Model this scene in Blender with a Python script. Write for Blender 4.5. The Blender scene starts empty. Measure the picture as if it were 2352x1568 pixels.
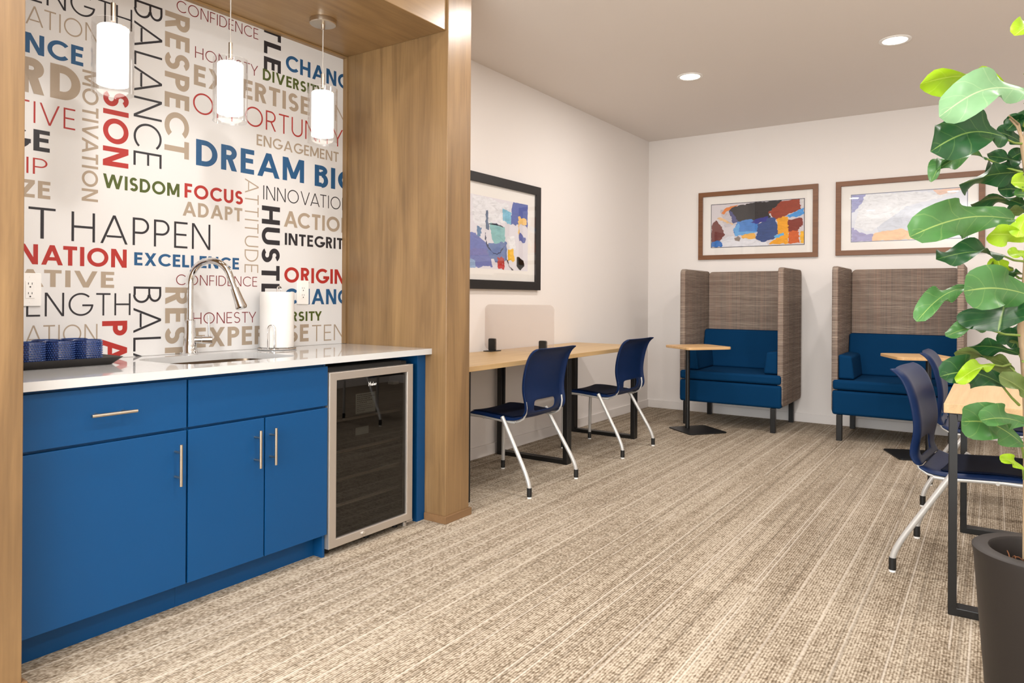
import bpy, bmesh, math, random
from mathutils import Vector, Matrix
random.seed(7)
SC = bpy.context.scene
COL = SC.collection
PI = math.pi

# ------------------------------------------------------------------ camera
CAM = Vector((3.15858, -1.48487, 1.18205))
YAW, ROLL, FPX, PYC = 0.59866, 0.00586, 1626.41, 685.39
F_ = Vector((-math.sin(YAW), math.cos(YAW), 0)); R0 = Vector((math.cos(YAW), math.sin(YAW), 0)); U0 = Vector((0, 0, 1))
R_ = R0*math.cos(ROLL) + U0*math.sin(ROLL); U_ = U0*math.cos(ROLL) - R0*math.sin(ROLL)
cd = bpy.data.cameras.new('camera'); cam = bpy.data.objects.new('camera', cd); COL.objects.link(cam)
cam.matrix_world = Matrix(((R_.x, U_.x, -F_.x, CAM.x), (R_.y, U_.y, -F_.y, CAM.y), (R_.z, U_.z, -F_.z, CAM.z), (0, 0, 0, 1)))
cd.sensor_width = 36; cd.lens = FPX/2352*36; cd.shift_y = -(784-PYC)/2352; cd.clip_start = 0.05
SC.camera = cam

# ------------------------------------------------------------------ light and exposure
SC.view_settings.view_transform = 'Standard'; SC.view_settings.look = 'None'
SC.view_settings.exposure = 0.12; SC.view_settings.gamma = 1.0; SC.view_settings.use_curve_mapping = False
wd = bpy.data.worlds.new('world'); SC.world = wd; wd.use_nodes = True
wd.node_tree.nodes['Background'].inputs[0].default_value = (0.85, 0.93, 1.0, 1); wd.node_tree.nodes['Background'].inputs[1].default_value = 1.5
CEIL = 2.9166
def area(name, loc, rot, sx, sy, power, color, shape='RECTANGLE'):
    l = bpy.data.lights.new(name, 'AREA'); l.shape = shape; l.size = sx; l.size_y = sy; l.energy = power; l.color = color
    o = bpy.data.objects.new(name, l); COL.objects.link(o); o.location = loc; o.rotation_euler = rot; return o
area('window_daylight', (2.5, -3.97, 1.49), (PI/2, 0, 0), 3.7, 1.2, 180, (0.90, 0.96, 1.0))
area('bounced_flash', (2.6, -2.7, 1.9), (PI, 0, 0), 0.7, 0.7, 125, (0.93, 0.97, 1.0))
DOWN = [(x, y) for y in (3.84, 1.96, -0.06, -2.0) for x in (1.19, 2.60, 4.01)]
for x, y in DOWN:
    area('downlight_lamp', (x, y, CEIL-0.012), (0, 0, 0), 0.13, 0.13, 15.5, (1.0, 0.955, 0.925), 'DISK')

# ------------------------------------------------------------------ materials
def lin(r, g, b):
    f = lambda c: (c/255/12.92) if c/255 <= 0.04045 else ((c/255+0.055)/1.055)**2.4
    return (f(r), f(g), f(b), 1)
def new_mat(name):
    m = bpy.data.materials.new(name); m.use_nodes = True; nt = m.node_tree
    return m, nt, nt.nodes['Principled BSDF']
def plain(name, rgb, rough=0.5, metal=0.0, spec=0.5, emit=0, coat=0):
    m, nt, b = new_mat(name); b.inputs['Base Color'].default_value = lin(*rgb); b.inputs['Roughness'].default_value = rough
    b.inputs['Metallic'].default_value = metal; b.inputs['Specular IOR Level'].default_value = spec
    if coat: b.inputs['Coat Weight'].default_value = coat; b.inputs['Coat Roughness'].default_value = 0.05
    if emit: b.inputs['Emission Color'].default_value = lin(*rgb); b.inputs['Emission Strength'].default_value = emit
    return m
def N(nt, t, **kw):
    n = nt.nodes.new(t)
    for k, v in kw.items():
        if k in n.inputs.keys() if isinstance(k, str) else False: n.inputs[k].default_value = v
        else: setattr(n, k, v)
    return n
def ramp(nt, stops):
    n = nt.nodes.new('ShaderNodeValToRGB'); e = n.color_ramp.elements
    while len(e) < len(stops): e.new(0.5)
    for i, (p, c) in enumerate(stops): e[i].position = p; e[i].color = c if len(c) == 4 else lin(*c)
    return n
def mapped(nt, scale, coord='Object'):
    tc = nt.nodes.new('ShaderNodeTexCoord'); mp = nt.nodes.new('ShaderNodeMapping'); mp.inputs['Scale'].default_value = scale
    nt.links.new(tc.outputs[coord], mp.inputs['Vector']); return mp.outputs[0]
def noise(nt, vec, scale, detail=4, rough=0.55, dist=0.0):
    n = nt.nodes.new('ShaderNodeTexNoise'); n.inputs['Scale'].default_value = scale; n.inputs['Detail'].default_value = detail
    n.inputs['Roughness'].default_value = rough; n.inputs['Distortion'].default_value = dist; nt.links.new(vec, n.inputs['Vector']); return n.outputs['Fac']
def math_(nt, op, a, b=None, clamp=False):
    n = nt.nodes.new('ShaderNodeMath'); n.operation = op; n.use_clamp = clamp
    for i, v in enumerate((a, b)):
        if v is None: continue
        if isinstance(v, (int, float)): n.inputs[i].default_value = v
        else: nt.links.new(v, n.inputs[i])
    return n.outputs[0]
def mixc(nt, fac, a, b, blend='MIX'):
    n = nt.nodes.new('ShaderNodeMix'); n.data_type = 'RGBA'; n.blend_type = blend
    if isinstance(fac, (int, float)): n.inputs[0].default_value = fac
    else: nt.links.new(fac, n.inputs[0])
    for i, v in ((6, a), (7, b)):
        if isinstance(v, tuple): n.inputs[i].default_value = v
        else: nt.links.new(v, n.inputs[i])
    return n.outputs[2]
def bump(nt, bsdf, h, strength, dist=0.002):
    n = nt.nodes.new('ShaderNodeBump'); n.inputs['Strength'].default_value = strength; n.inputs['Distance'].default_value = dist
    nt.links.new(h, n.inputs['Height']); nt.links.new(n.outputs[0], bsdf.inputs['Normal'])

def wood(name, stops, axis, rough=0.4, fine=1.0, figure=0.5, boards=0):
    """grain runs along the given axis"""
    m, nt, b = new_mat(name)
    s1 = [11*fine]*3; s2 = [90*fine]*3; i = 'xyz'.index(axis); s1[i] = 0.9; s2[i] = 3.0
    v1 = mapped(nt, s1); v2 = mapped(nt, s2); v3 = mapped(nt, [2.2 if k != i else 0.8 for k in range(3)])
    n1 = noise(nt, v1, 1.0, 5, 0.6, 0.9); n2 = noise(nt, v2, 1.0, 3, 0.5); n3 = noise(nt, v3, 1.0, 3, 0.5, 1.2)
    f = math_(nt, 'ADD', math_(nt, 'MULTIPLY', n1, 0.55), math_(nt, 'ADD', math_(nt, 'MULTIPLY', n2, 0.2), math_(nt, 'MULTIPLY', n3, figure*0.5)))
    r = ramp(nt, stops); nt.links.new(f, r.inputs[0]); col = r.outputs[0]
    if boards:                                                     # veneer leaves of slightly different tone
        sp = nt.nodes.new('ShaderNodeSeparateXYZ'); nt.links.new(mapped(nt, (1, 1, 1)), sp.inputs[0])
        wn = nt.nodes.new('ShaderNodeTexWhiteNoise'); wn.noise_dimensions = '1D'; nt.links.new(math_(nt, 'FLOOR', math_(nt, 'MULTIPLY', math_(nt, 'SUBTRACT', sp.outputs[0], .094), 1/boards)), wn.inputs['W'])
        col = mixc(nt, math_(nt, 'MULTIPLY', wn.outputs[0], 0.30), col, lin(112, 84, 58))
    nt.links.new(col, b.inputs['Base Color'])
    b.inputs['Roughness'].default_value = rough; bump(nt, b, n2, 0.06); return m

M = {}
M['wall'] = plain('wall_paint', (233, 227, 222), 0.85, spec=0.2)
M['ceiling'] = plain('ceiling_paint', (230, 223, 217), 0.9, spec=0.15)
M['base'] = plain('baseboard_paint', (230, 224, 219), 0.5)
M['white'] = plain('white_plastic', (240, 238, 234), 0.35)
M['mural'] = plain('mural_white_vinyl', (218, 217, 216), 0.35, spec=0.35)
INK = {'K': (44, 42, 46), 'T': (166, 150, 131), 'B': (36, 84, 126), 'R': (168, 48, 42), 'D': (122, 34, 37), 'G': (76, 88, 36)}
for k, c in INK.items(): M['ink'+k] = plain('ink_'+{'K': 'charcoal', 'T': 'tan', 'B': 'blue', 'R': 'red', 'D': 'dark_red', 'G': 'olive'}[k], c, 0.4, spec=0.35)
WST = [(0.25, (92, 70, 46)), (0.45, (128, 100, 66)), (0.6, (151, 120, 80)), (0.8, (170, 139, 96))]
M['wood_v'] = wood('stained_maple_vertical', WST, 'z', 0.38, boards=0.31)
M['wood_s'] = wood('stained_maple_soffit', WST, 'y', 0.38, 0.7, 0.9)
M['wood_base'] = wood('stained_maple_base', [(0.3, (108, 80, 52)), (0.7, (140, 106, 72))], 'y', 0.4)
OAK = [(0.3, (168, 136, 94)), (0.5, (190, 158, 112)), (0.7, (204, 175, 132))]
M['oak'] = wood('light_oak_laminate', OAK, 'y', 0.4, 2.0, 0.5)
M['oak_small'] = wood('light_oak_edge', [(0.3, (192, 150, 100)), (0.7, (222, 184, 134))], 'x', 0.4, 2.5, 0.4)
M['frame_wood'] = wood('walnut_frame', [(0.3, (98, 60, 32)), (0.7, (134, 88, 50))], 'x', 0.45, 3)
M['blue'] = plain('blue_cabinet_lacquer', (6, 68, 117), 0.42, spec=0.3)
M['quartz'] = plain('white_quartz', (200, 200, 199), 0.04, spec=0.8)
M['steel'] = plain('brushed_steel', (198, 190, 181), 0.42, 0.8)
M['sinksteel'] = plain('sink_steel', (118, 102, 86), 0.25, 1.0)
M['chrome'] = plain('chrome', (225, 225, 225), 0.06, 1.0)
M['nickel'] = plain('brushed_nickel', (205, 194, 178), 0.28, 1.0)
M['black'] = plain('black_powder_coat', (12, 11, 10), 0.4)
M['blackp'] = plain('black_plastic', (18, 18, 18), 0.5)
M['frame_black'] = plain('black_frame', (30, 27, 26), 0.45)
M['mat'] = plain('mat_board', (240, 236, 230), 0.9, spec=0.1)
M['silver'] = plain('silver_painted_tube', (196, 194, 190), 0.35, 0.35)
M['pot'] = plain('charcoal_planter', (36, 31, 28), 0.5, spec=0.35)
M['soil'] = plain('dark_soil', (30, 22, 16), 0.95)
M['moss'] = plain('brown_bark_fibre', (120, 74, 44), 0.9)
M['paper'] = plain('paper_towel', (232, 229, 225), 0.95, spec=0.1)
M['tray'] = plain('black_tray', (38, 34, 32), 0.45)
M['label'] = plain('grey_label_paper', (186, 194, 192), 0.8)
M['labelink'] = plain('label_print', (60, 64, 66), 0.8)
M['liner'] = plain('dark_fridge_liner', (17, 16, 15), 0.6)
M['seatblue'] = plain('navy_polypropylene', (8, 32, 70), 0.42, spec=0.2)
M['seatshade'] = plain('navy_seat_shade', (5, 15, 36), 0.7, spec=0.1)  # darker copy of the shell blue, standing in for shade on the seat
M['lens'] = plain('lit_lens', (255, 240, 220), 0.5, emit=9)
M['shade'] = plain('lit_opal_glass', (255, 252, 247), 0.4, emit=2.1)
M['cord'] = plain('clear_grey_cord', (196, 190, 182), 0.4)
M['trunk'] = wood('trunk_bark', [(0.3, (120, 100, 74)), (0.7, (176, 150, 118))], 'z', 0.8, 3)
M['stem'] = plain('green_stem', (120, 140, 62), 0.5)

def glass_mix(name, tint, refl_rough=0.02, ior=1.45, base_alpha=0.0, base=(0.8, 0.8, 0.8, 1), mult=1.0):
    m, nt, b = new_mat(name); nt.nodes.remove(b); out = nt.nodes['Material Output']
    tr = nt.nodes.new('ShaderNodeBsdfTransparent'); tr.inputs[0].default_value = tint
    gl = nt.nodes.new('ShaderNodeBsdfGlossy'); gl.inputs['Roughness'].default_value = refl_rough; gl.inputs[0].default_value = (1, 1, 1, 1)
    fr = nt.nodes.new('ShaderNodeLayerWeight'); fr.inputs[0].default_value = 0.5; f0 = ((ior-1)/(ior+1))**2*mult
    fac = math_(nt, 'ADD', f0, math_(nt, 'MULTIPLY', math_(nt, 'POWER', fr.outputs['Facing'], 5.0), 1-f0), True)
    mx = nt.nodes.new('ShaderNodeMixShader'); nt.links.new(fac, mx.inputs[0]); 
    first = tr.outputs[0]
    if base_alpha:
        df = nt.nodes.new('ShaderNodeBsdfDiffuse'); df.inputs[0].default_value = base
        m2 = nt.nodes.new('ShaderNodeMixShader'); m2.inputs[0].default_value = base_alpha; nt.links.new(first, m2.inputs[1]); nt.links.new(df.outputs[0], m2.inputs[2]); first = m2.outputs[0]
    nt.links.new(first, mx.inputs[1]); nt.links.new(gl.outputs[0], mx.inputs[2]); nt.links.new(mx.outputs[0], out.inputs[0]); return m
M['glass'] = glass_mix('clear_glass', (0.97, 0.97, 0.97, 1))
M['picture_glass'] = glass_mix('picture_glass', (0.98, 0.98, 0.98, 1), 0.0, 1.5, mult=0.7)
M['fridge_glass'] = glass_mix('tinted_fridge_glass', (0.45, 0.44, 0.42, 1), 0.015, 1.5, mult=1.3)
M['shelf_glass'] = glass_mix('shelf_glass', (0.7, 0.72, 0.7, 1), 0.05)
M['bead_glass'] = glass_mix('blue_pressed_glass', (0.30, 0.42, 0.70, 1), 0.05, 1.5, 0.38, lin(48, 80, 140), 1.6)
M['bead'] = plain('blue_glass_beads', (46, 74, 132), 0.1, spec=0.9)
def frosted():
    m, nt, b = new_mat('frosted_acrylic'); nt.nodes.remove(b); out = nt.nodes['Material Output']
    tl = nt.nodes.new('ShaderNodeBsdfTranslucent'); tl.inputs[0].default_value = lin(216, 203, 194)
    df = nt.nodes.new('ShaderNodeBsdfDiffuse'); df.inputs[0].default_value = lin(212, 199, 190)
    tr = nt.nodes.new('ShaderNodeBsdfTransparent'); tr.inputs[0].default_value = (0.97, 0.96, 0.955, 1)
    a = nt.nodes.new('ShaderNodeMixShader'); a.inputs[0].default_value = 0.5; nt.links.new(tl.outputs[0], a.inputs[1]); nt.links.new(df.outputs[0], a.inputs[2])
    c = nt.nodes.new('ShaderNodeMixShader'); c.inputs[0].default_value = 0.78; nt.links.new(a.outputs[0], c.inputs[1]); nt.links.new(tr.outputs[0], c.inputs[2])
    nt.links.new(c.outputs[0], out.inputs[0]); return m
M['frosted'] = frosted()

def carpet():
    m, nt, b = new_mat('striped_loop_carpet')
    v = mapped(nt, (1, 1, 1)); sep = nt.nodes.new('ShaderNodeSeparateXYZ'); nt.links.new(v, sep.inputs[0]); X, Y = sep.outputs[0], sep.outputs[1]
    row = math_(nt, 'FLOOR', math_(nt, 'MULTIPLY', X, 4.0))                        # 25 cm planks
    wn = nt.nodes.new('ShaderNodeTexWhiteNoise'); wn.noise_dimensions = '1D'; nt.links.new(row, wn.inputs['W'])
    pl = math_(nt, 'FLOOR', math_(nt, 'ADD', Y, wn.outputs[0]))                    # 1 m long
    w2 = nt.nodes.new('ShaderNodeTexWhiteNoise'); w2.noise_dimensions = '2D'
    cx = nt.nodes.new('ShaderNodeCombineXYZ'); nt.links.new(row, cx.inputs[0]); nt.links.new(pl, cx.inputs[1]); nt.links.new(cx.outputs[0], w2.inputs['Vector'])
    # irregular pale pin stripes along the plank
    vo = nt.nodes.new('ShaderNodeTexVoronoi'); vo.voronoi_dimensions = '1D'; vo.feature = 'F1'; vo.inputs['Scale'].default_value = 1.0; vo.inputs['Randomness'].default_value = 1.0
    nt.links.new(math_(nt, 'ADD', math_(nt, 'MULTIPLY', X, 8.5), math_(nt, 'MULTIPLY', w2.outputs[0], 0.0)), vo.inputs['W'])
    stripe = math_(nt, 'SUBTRACT', 1.0, math_(nt, 'MULTIPLY', vo.outputs['Distance'], 20.0), True)
    brk = noise(nt, mapped(nt, (9, 1.1, 1)), 1.0, 2); stripe = math_(nt, 'MULTIPLY', stripe, math_(nt, 'GREATER_THAN', brk, 0.40))
    vo2 = nt.nodes.new('ShaderNodeTexVoronoi'); vo2.voronoi_dimensions = '1D'; vo2.inputs['Scale'].default_value = 1.0; nt.links.new(math_(nt, 'MULTIPLY', X, 7.3), vo2.inputs['W'])
    dark = math_(nt, 'SUBTRACT', 1.0, math_(nt, 'MULTIPLY', vo2.outputs['Distance'], 18.0), True)
    # yarn rows and loops
    rows = math_(nt, 'ABSOLUTE', math_(nt, 'SINE', math_(nt, 'MULTIPLY', X, PI/0.0095)))
    loops = noise(nt, mapped(nt, (105, 70, 1)), 1.0, 1, 0.4)
    mott = noise(nt, mapped(nt, (16, 22, 1)), 1.0, 4, 0.62); mot2 = noise(nt, mapped(nt, (3.5, 1.2, 1)), 1.0, 3)
    band = noise(nt, mapped(nt, (26, 0.5, 1)), 1.0, 3, 0.6)
    f = math_(nt, 'ADD', math_(nt, 'MULTIPLY', loops, 0.56), math_(nt, 'ADD', math_(nt, 'MULTIPLY', mott, 0.28), math_(nt, 'ADD', math_(nt, 'MULTIPLY', band, 0.30), math_(nt, 'MULTIPLY', rows, 0.14))))
    f = math_(nt, 'ADD', f, math_(nt, 'MULTIPLY', math_(nt, 'SUBTRACT', w2.outputs[0], 0.5), 0.05))
    r = ramp(nt, [(0.40, (90, 77, 62)), (0.52, (112, 98, 81)), (0.62, (142, 128, 110)), (0.77, (182, 170, 152))]); nt.links.new(f, r.inputs[0])
    c = mixc(nt, math_(nt, 'MULTIPLY', stripe, 0.62), r.outputs[0], lin(202, 192, 178))
    c = mixc(nt, math_(nt, 'MULTIPLY', dark, 0.38), c, lin(92, 82, 70))
    nt.links.new(c, b.inputs['Base Color']); b.inputs['Roughness'].default_value = 0.95; b.inputs['Specular IOR Level'].default_value = 0.1
    bump(nt, b, math_(nt, 'ADD', loops, math_(nt, 'MULTIPLY', rows, 0.6)), 0.5, 0.004); return m
M['carpet'] = carpet()

def tweed():
    m, nt, b = new_mat('brown_woven_tweed')
    v = mapped(nt, (1, 1, 1)); sep = nt.nodes.new('ShaderNodeSeparateXYZ'); nt.links.new(v, sep.inputs[0])
    jit = noise(nt, mapped(nt, (9, 9, 40)), 1.0, 2)
    z = math_(nt, 'ADD', math_(nt, 'MULTIPLY', sep.outputs[2], 2*PI/0.0118), math_(nt, 'MULTIPLY', jit, 0.6))
    hor = math_(nt, 'POWER', math_(nt, 'ABSOLUTE', math_(nt, 'SINE', math_(nt, 'MULTIPLY', z, 0.5))), 4.0)
    hn = noise(nt, mapped(nt, (1.6, 1.6, 95)), 1.0, 2, 0.6)
    vn = noise(nt, mapped(nt, (110, 110, 0.9)), 1.0, 3, 0.75); vc = noise(nt, mapped(nt, (13, 13, 0.3)), 1.0, 2)
    base = ramp(nt, [(0.38, (44, 41, 42)), (0.48, (66, 60, 60)), (0.56, (92, 72, 66)), (0.64, (74, 75, 82)), (0.74, (112, 102, 96))]); nt.links.new(math_(nt, 'ADD', math_(nt, 'MULTIPLY', vn, 0.75), math_(nt, 'MULTIPLY', vc, 0.25)), base.inputs[0])
    c = mixc(nt, math_(nt, 'MULTIPLY', hor, math_(nt, 'ADD', 0.36, math_(nt, 'MULTIPLY', hn, 0.55)), True), base.outputs[0], lin(178, 164, 150))
    nt.links.new(c, b.inputs['Base Color']); b.inputs['Roughness'].default_value = 0.95; b.inputs['Specular IOR Level'].default_value = 0.1
    bump(nt, b, math_(nt, 'ADD', loops, math_(nt, 'MULTIPLY', rows, 0.6)), 0.5, 0.004); return m
M['carpet'] = carpet()

def tweed():
    m, nt, b = new_mat('brown_woven_tweed')
    v = mapped(nt, (1, 1, 1)); sep = nt.nodes.new('ShaderNodeSeparateXYZ'); nt.links.new(v, sep.inputs[0])
    jit = noise(nt, mapped(nt, (7, 7, 90)), 1.0, 2)
    z = math_(nt, 'ADD', math_(nt, 'MULTIPLY', sep.outputs[2], 2*PI/0.0125), math_(nt, 'MULTIPLY', jit, 2.6))
    hor = math_(nt, 'POWER', math_(nt, 'ABSOLUTE', math_(nt, 'SINE', math_(nt, 'MULTIPLY', z, 0.5))), 5.0)
    hn = noise(nt, mapped(nt, (1.0, 1.0, 45)), 1.0, 2, 0.6)
    vn = noise(nt, mapped(nt, (70, 70, 0.7)), 1.0, 3, 0.7); vc = noise(nt, mapped(nt, (13, 13, 0.3)), 1.0, 2)
    base = ramp(nt, [(0.35, (70, 62, 60)), (0.5, (100, 84, 76)), (0.62, (118, 92, 80)), (0.75, (116, 108, 106))]); nt.links.new(math_(nt, 'ADD', math_(nt, 'MULTIPLY', vn, 0.6), math_(nt, 'MULTIPLY', vc, 0.4)), base.inputs[0])
    c = mixc(nt, math_(nt, 'MULTIPLY', hor, math_(nt, 'MULTIPLY', hn, 1.35), True), base.outputs[0], lin(206, 190, 172))
    nt.links.new(c, b.inputs['Base Color']); b.inputs['Roughness'].default_value = 0.9; b.inputs['Specular IOR Level'].default_value = 0.15
    bump(nt, b, hor, 0.3, 0.002); return m
M['tweed'] = tweed()
def fabric(name, rgb):
    m, nt, b = new_mat(name); n = noise(nt, mapped(nt, (700, 700, 700)), 1.0, 2)
    a = lin(*rgb); d = tuple(x*0.8 for x in a[:3])+(1,); nt.links.new(mixc(nt, n, d, a), b.inputs['Base Color'])
    b.inputs['Roughness'].default_value = 0.85; b.inputs['Specular IOR Level'].default_value = 0.12; bump(nt, b, n, 0.15, 0.001); return m
M['sofa'] = fabric('teal_blue_upholstery', (0, 52, 90))

def leaf_mat(name, rgb, vein):
    m, nt, b = new_mat(name)
    tc = nt.nodes.new('ShaderNodeUVMap'); sep = nt.nodes.new('ShaderNodeSeparateXYZ'); nt.links.new(tc.outputs[0], sep.inputs[0])
    ax = math_(nt, 'ABSOLUTE', math_(nt, 'SUBTRACT', sep.outputs[0], 0.5))
    mid = math_(nt, 'SUBTRACT', 1.0, math_(nt, 'MULTIPLY', ax, 40.0), True)
    s = math_(nt, 'SINE', math_(nt, 'MULTIPLY', math_(nt, 'SUBTRACT', sep.outputs[1], math_(nt, 'MULTIPLY', ax, 0.35)), 38.0))
    side = math_(nt, 'MULTIPLY', math_(nt, 'SUBTRACT', s, 0.965, True), 11.0, True)
    n = noise(nt, mapped(nt, (14, 14, 14)), 1.0, 3)
    a = lin(*rgb); d = tuple(x*0.6 for x in a[:3])+(1,)
    c = mixc(nt, n, d, a); c = mixc(nt, math_(nt, 'MAXIMUM', math_(nt, 'MULTIPLY', mid, 0.8), math_(nt, 'MULTIPLY', side, 0.4)), c, lin(*vein))
    nt.links.new(c, b.inputs['Base Color']); b.inputs['Roughness'].default_value = 0.40
    out = nt.nodes['Material Output']; tl = nt.nodes.new('ShaderNodeBsdfTranslucent'); nt.links.new(c, tl.inputs[0])
    mx = nt.nodes.new('ShaderNodeMixShader'); mx.inputs[0].default_value = 0.25; nt.links.new(b.outputs[0], mx.inputs[1]); nt.links.new(tl.outputs[0], mx.inputs[2]); nt.links.new(mx.outputs[0], out.inputs[0])
    bump(nt, b, n, 0.2, 0.01); return m
LEAF = {'d': leaf_mat('dark_green_leaf', (34, 86, 44), (150, 180, 96)), 'm': leaf_mat('mid_green_leaf', (80, 132, 70), (176, 196, 110)),
        'o': leaf_mat('olive_leaf_underside', (108, 128, 66), (160, 168, 100)), 'l': leaf_mat('lime_leaf', (166, 206, 34), (206, 226, 110)),  # 'l' is a brighter yellow-green leaf tone
        'p': leaf_mat('pale_green_leaf', (140, 186, 136), (206, 222, 170))}

# ------------------------------------------------------------------ mesh helpers
def root_loc(p):
    while p.parent: p = p.parent
    return p.location.copy()
class MB:
    def __init__(s): s.v = []; s.f = []; s.m = []; s.uv = None
    def add(s, vs, fs, m=0):
        o = len(s.v); s.v += [Vector(p) for p in vs]; s.f += [tuple(i+o for i in f) for f in fs]; s.m += [m]*len(fs)
    def box(s, x0, x1, y0, y1, z0, z1, m=0):
        s.add([(x, y, z) for x in (x0, x1) for y in (y0, y1) for z in (z0, z1)],
              [(0, 1, 3, 2), (4, 6, 7, 5), (0, 4, 5, 1), (2, 3, 7, 6), (0, 2, 6, 4), (1, 5, 7, 3)], m); return s
    def prism(s, poly, z0, z1, m=0, axis='z'):
        n = len(poly); P = {'z': lambda a, b, c: (a, b, c), 'x': lambda a, b, c: (c, a, b), 'y': lambda a, b, c: (a, c, b)}[axis]
        vs = [P(a, b, z0) for a, b in poly]+[P(a, b, z1) for a, b in poly]
        s.add(vs, [tuple(range(n-1, -1, -1)), tuple(range(n, 2*n))]+[(i, (i+1) % n, n+(i+1) % n, n+i) for i in range(n)], m); return s
    def tube(s, pts, r, n=10, m=0, cap=True):
        pts = [Vector(p) for p in pts]; rs = r if isinstance(r, (list, tuple)) else [r]*len(pts); rings = []; prev = None; o = len(s.v)
        for i, p in enumerate(pts):
            t = (pts[min(i+1, len(pts)-1)]-pts[max(i-1, 0)]).normalized()
            if prev is None: a = t.orthogonal().normalized()
            else: a = (prev-t*prev.dot(t)); a = a.normalized() if a.length > 1e-6 else t.orthogonal().normalized()
            prev = a; bb = t.cross(a)
            for k in range(n): s.v.append(p+(a*math.cos(2*PI*k/n)+bb*math.sin(2*PI*k/n))*rs[i])
        fs = []
        for i in range(len(pts)-1):
            for k in range(n): fs.append((o+i*n+k, o+i*n+(k+1) % n, o+(i+1)*n+(k+1) % n, o+(i+1)*n+k))
        if cap: fs.append(tuple(o+k for k in range(n-1, -1, -1))); fs.append(tuple(o+(len(pts)-1)*n+k for k in range(n)))
        s.f += fs; s.m += [m]*len(fs); return s
    def lathe(s, prof, c, n=28, m=0, close=False):
        o = len(s.v); c = Vector(c)
        for r, z in prof:
            for k in range(n): s.v.append(c+Vector((r*math.cos(2*PI*k/n), r*math.sin(2*PI*k/n), z)))
        L = len(prof); fs = []
        for i in range(L if close else L-1):
            j = (i+1) % L
            for k in range(n): fs.append((o+i*n+k, o+i*n+(k+1) % n, o+j*n+(k+1) % n, o+j*n+k))
        if not close:
            if prof[0][0] > 1e-5: fs.append(tuple(o+k for k in range(n-1, -1, -1)))
            if prof[-1][0] > 1e-5: fs.append(tuple(o+(L-1)*n+k for k in range(n)))
        s.f += fs; s.m += [m]*len(fs); return s
    def ring(s, a0, a1, b0, b1, w, c0, c1, axis, m=0, wb=None):
        """mitred rectangular frame in the plane normal to axis ('x': a=y,b=z; 'y': a=x,b=z)"""
        wb = wb or w
        O = [(a0, b0), (a1, b0), (a1, b1), (a0, b1)]; I = [(a0+w, b0+wb), (a1-w, b0+wb), (a1-w, b1-wb), (a0+w, b1-wb)]
        P = (lambda a, b, c: (c, a, b)) if axis == 'x' else (lambda a, b, c: (a, c, b))
        for k in range(4):
            j = (k+1) % 4; q = [O[k], O[j], I[j], I[k]]
            s.add([P(a, b, c) for c in (c0, c1) for a, b in q], [(0, 1, 2, 3), (7, 6, 5, 4), (0, 4, 5, 1), (1, 5, 6, 2), (2, 6, 7, 3), (3, 7, 4, 0)], m)
        return s
    def build(s, name, mats, parent=None, bevel=0, smooth=None, seg=2, merge=True, sub=0, solid=0, local=False):
        me = bpy.data.meshes.new(name); off = root_loc(parent) if (parent and not local) else Vector((0, 0, 0))
        me.from_pydata([v-off for v in s.v], [], s.f)
        for mm in (mats if isinstance(mats, (list, tuple)) else [mats]): me.materials.append(mm)
        me.polygons.foreach_set('material_index', s.m)
        if s.uv: 
            l = me.uv_layers.new(name='UVMap')
            for lp in me.loops: l.data[lp.index].uv = s.uv[lp.vertex_index]
        bm = bmesh.new(); bm.from_mesh(me)
        if merge: bmesh.ops.remove_doubles(bm, verts=bm.verts, dist=1e-5)
        if not s.uv: bmesh.ops.recalc_face_normals(bm, faces=bm.faces)
        bm.to_mesh(me); bm.free()
        o = bpy.data.objects.new(name, me); COL.objects.link(o)
        if parent: o.parent = parent
        if solid: md = o.modifiers.new('Solidify', 'SOLIDIFY'); md.thickness = solid; md.offset = 0
        if bevel: md = o.modifiers.new('Bevel', 'BEVEL'); md.width = bevel; md.segments = seg; md.limit_method = 'ANGLE'; md.angle_limit = math.radians(40)
        if sub: md = o.modifiers.new('Subdivision', 'SUBSURF'); md.levels = sub; md.render_levels = sub
        if smooth is not None:
            me.polygons.foreach_set('use_smooth', [True]*len(me.polygons)); me.set_sharp_from_angle(angle=math.radians(smooth))
        return o
def rrect(x0, x1, y0, y1, r, n=6):
    p = []
    for cx, cy, a in ((x1-r, y1-r, 0), (x0+r, y1-r, 90), (x0+r, y0+r, 180), (x1-r, y0+r, 270)):
        for k in range(n+1): t = math.radians(a+90*k/n); p.append((cx+r*math.cos(t), cy+r*math.sin(t)))
    return p
def box(name, mat, x0, x1, y0, y1, z0, z1, parent=None, bevel=0, **k): return MB().box(x0, x1, y0, y1, z0, z1).build(name, mat, parent, bevel, **k)
def tag(o, label, cat, group=None):
    o['label'] = label; o['category'] = cat
    if group: o['group'] = group
    return o
def thing(name, label, cat, loc=(0, 0, 0), group=None):
    o = bpy.data.objects.new(name, None); COL.objects.link(o); o.location = loc; o.empty_display_size = 0.1; return tag(o, label, cat, group)
def struct(o): o['kind'] = 'structure'; return o
def copy_tree(o, parent=None):
    c = o.copy(); COL.objects.link(c)
    if parent: c.parent = parent
    for ch in list(o.children): copy_tree(ch, c)
    return c
def bez(p0, p1, p2, n=8): 
    p0, p1, p2 = Vector(p0), Vector(p1), Vector(p2)
    return [p0*(1-t)**2+p1*2*t*(1-t)+p2*t*t for t in [i/n for i in range(n+1)]]

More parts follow.
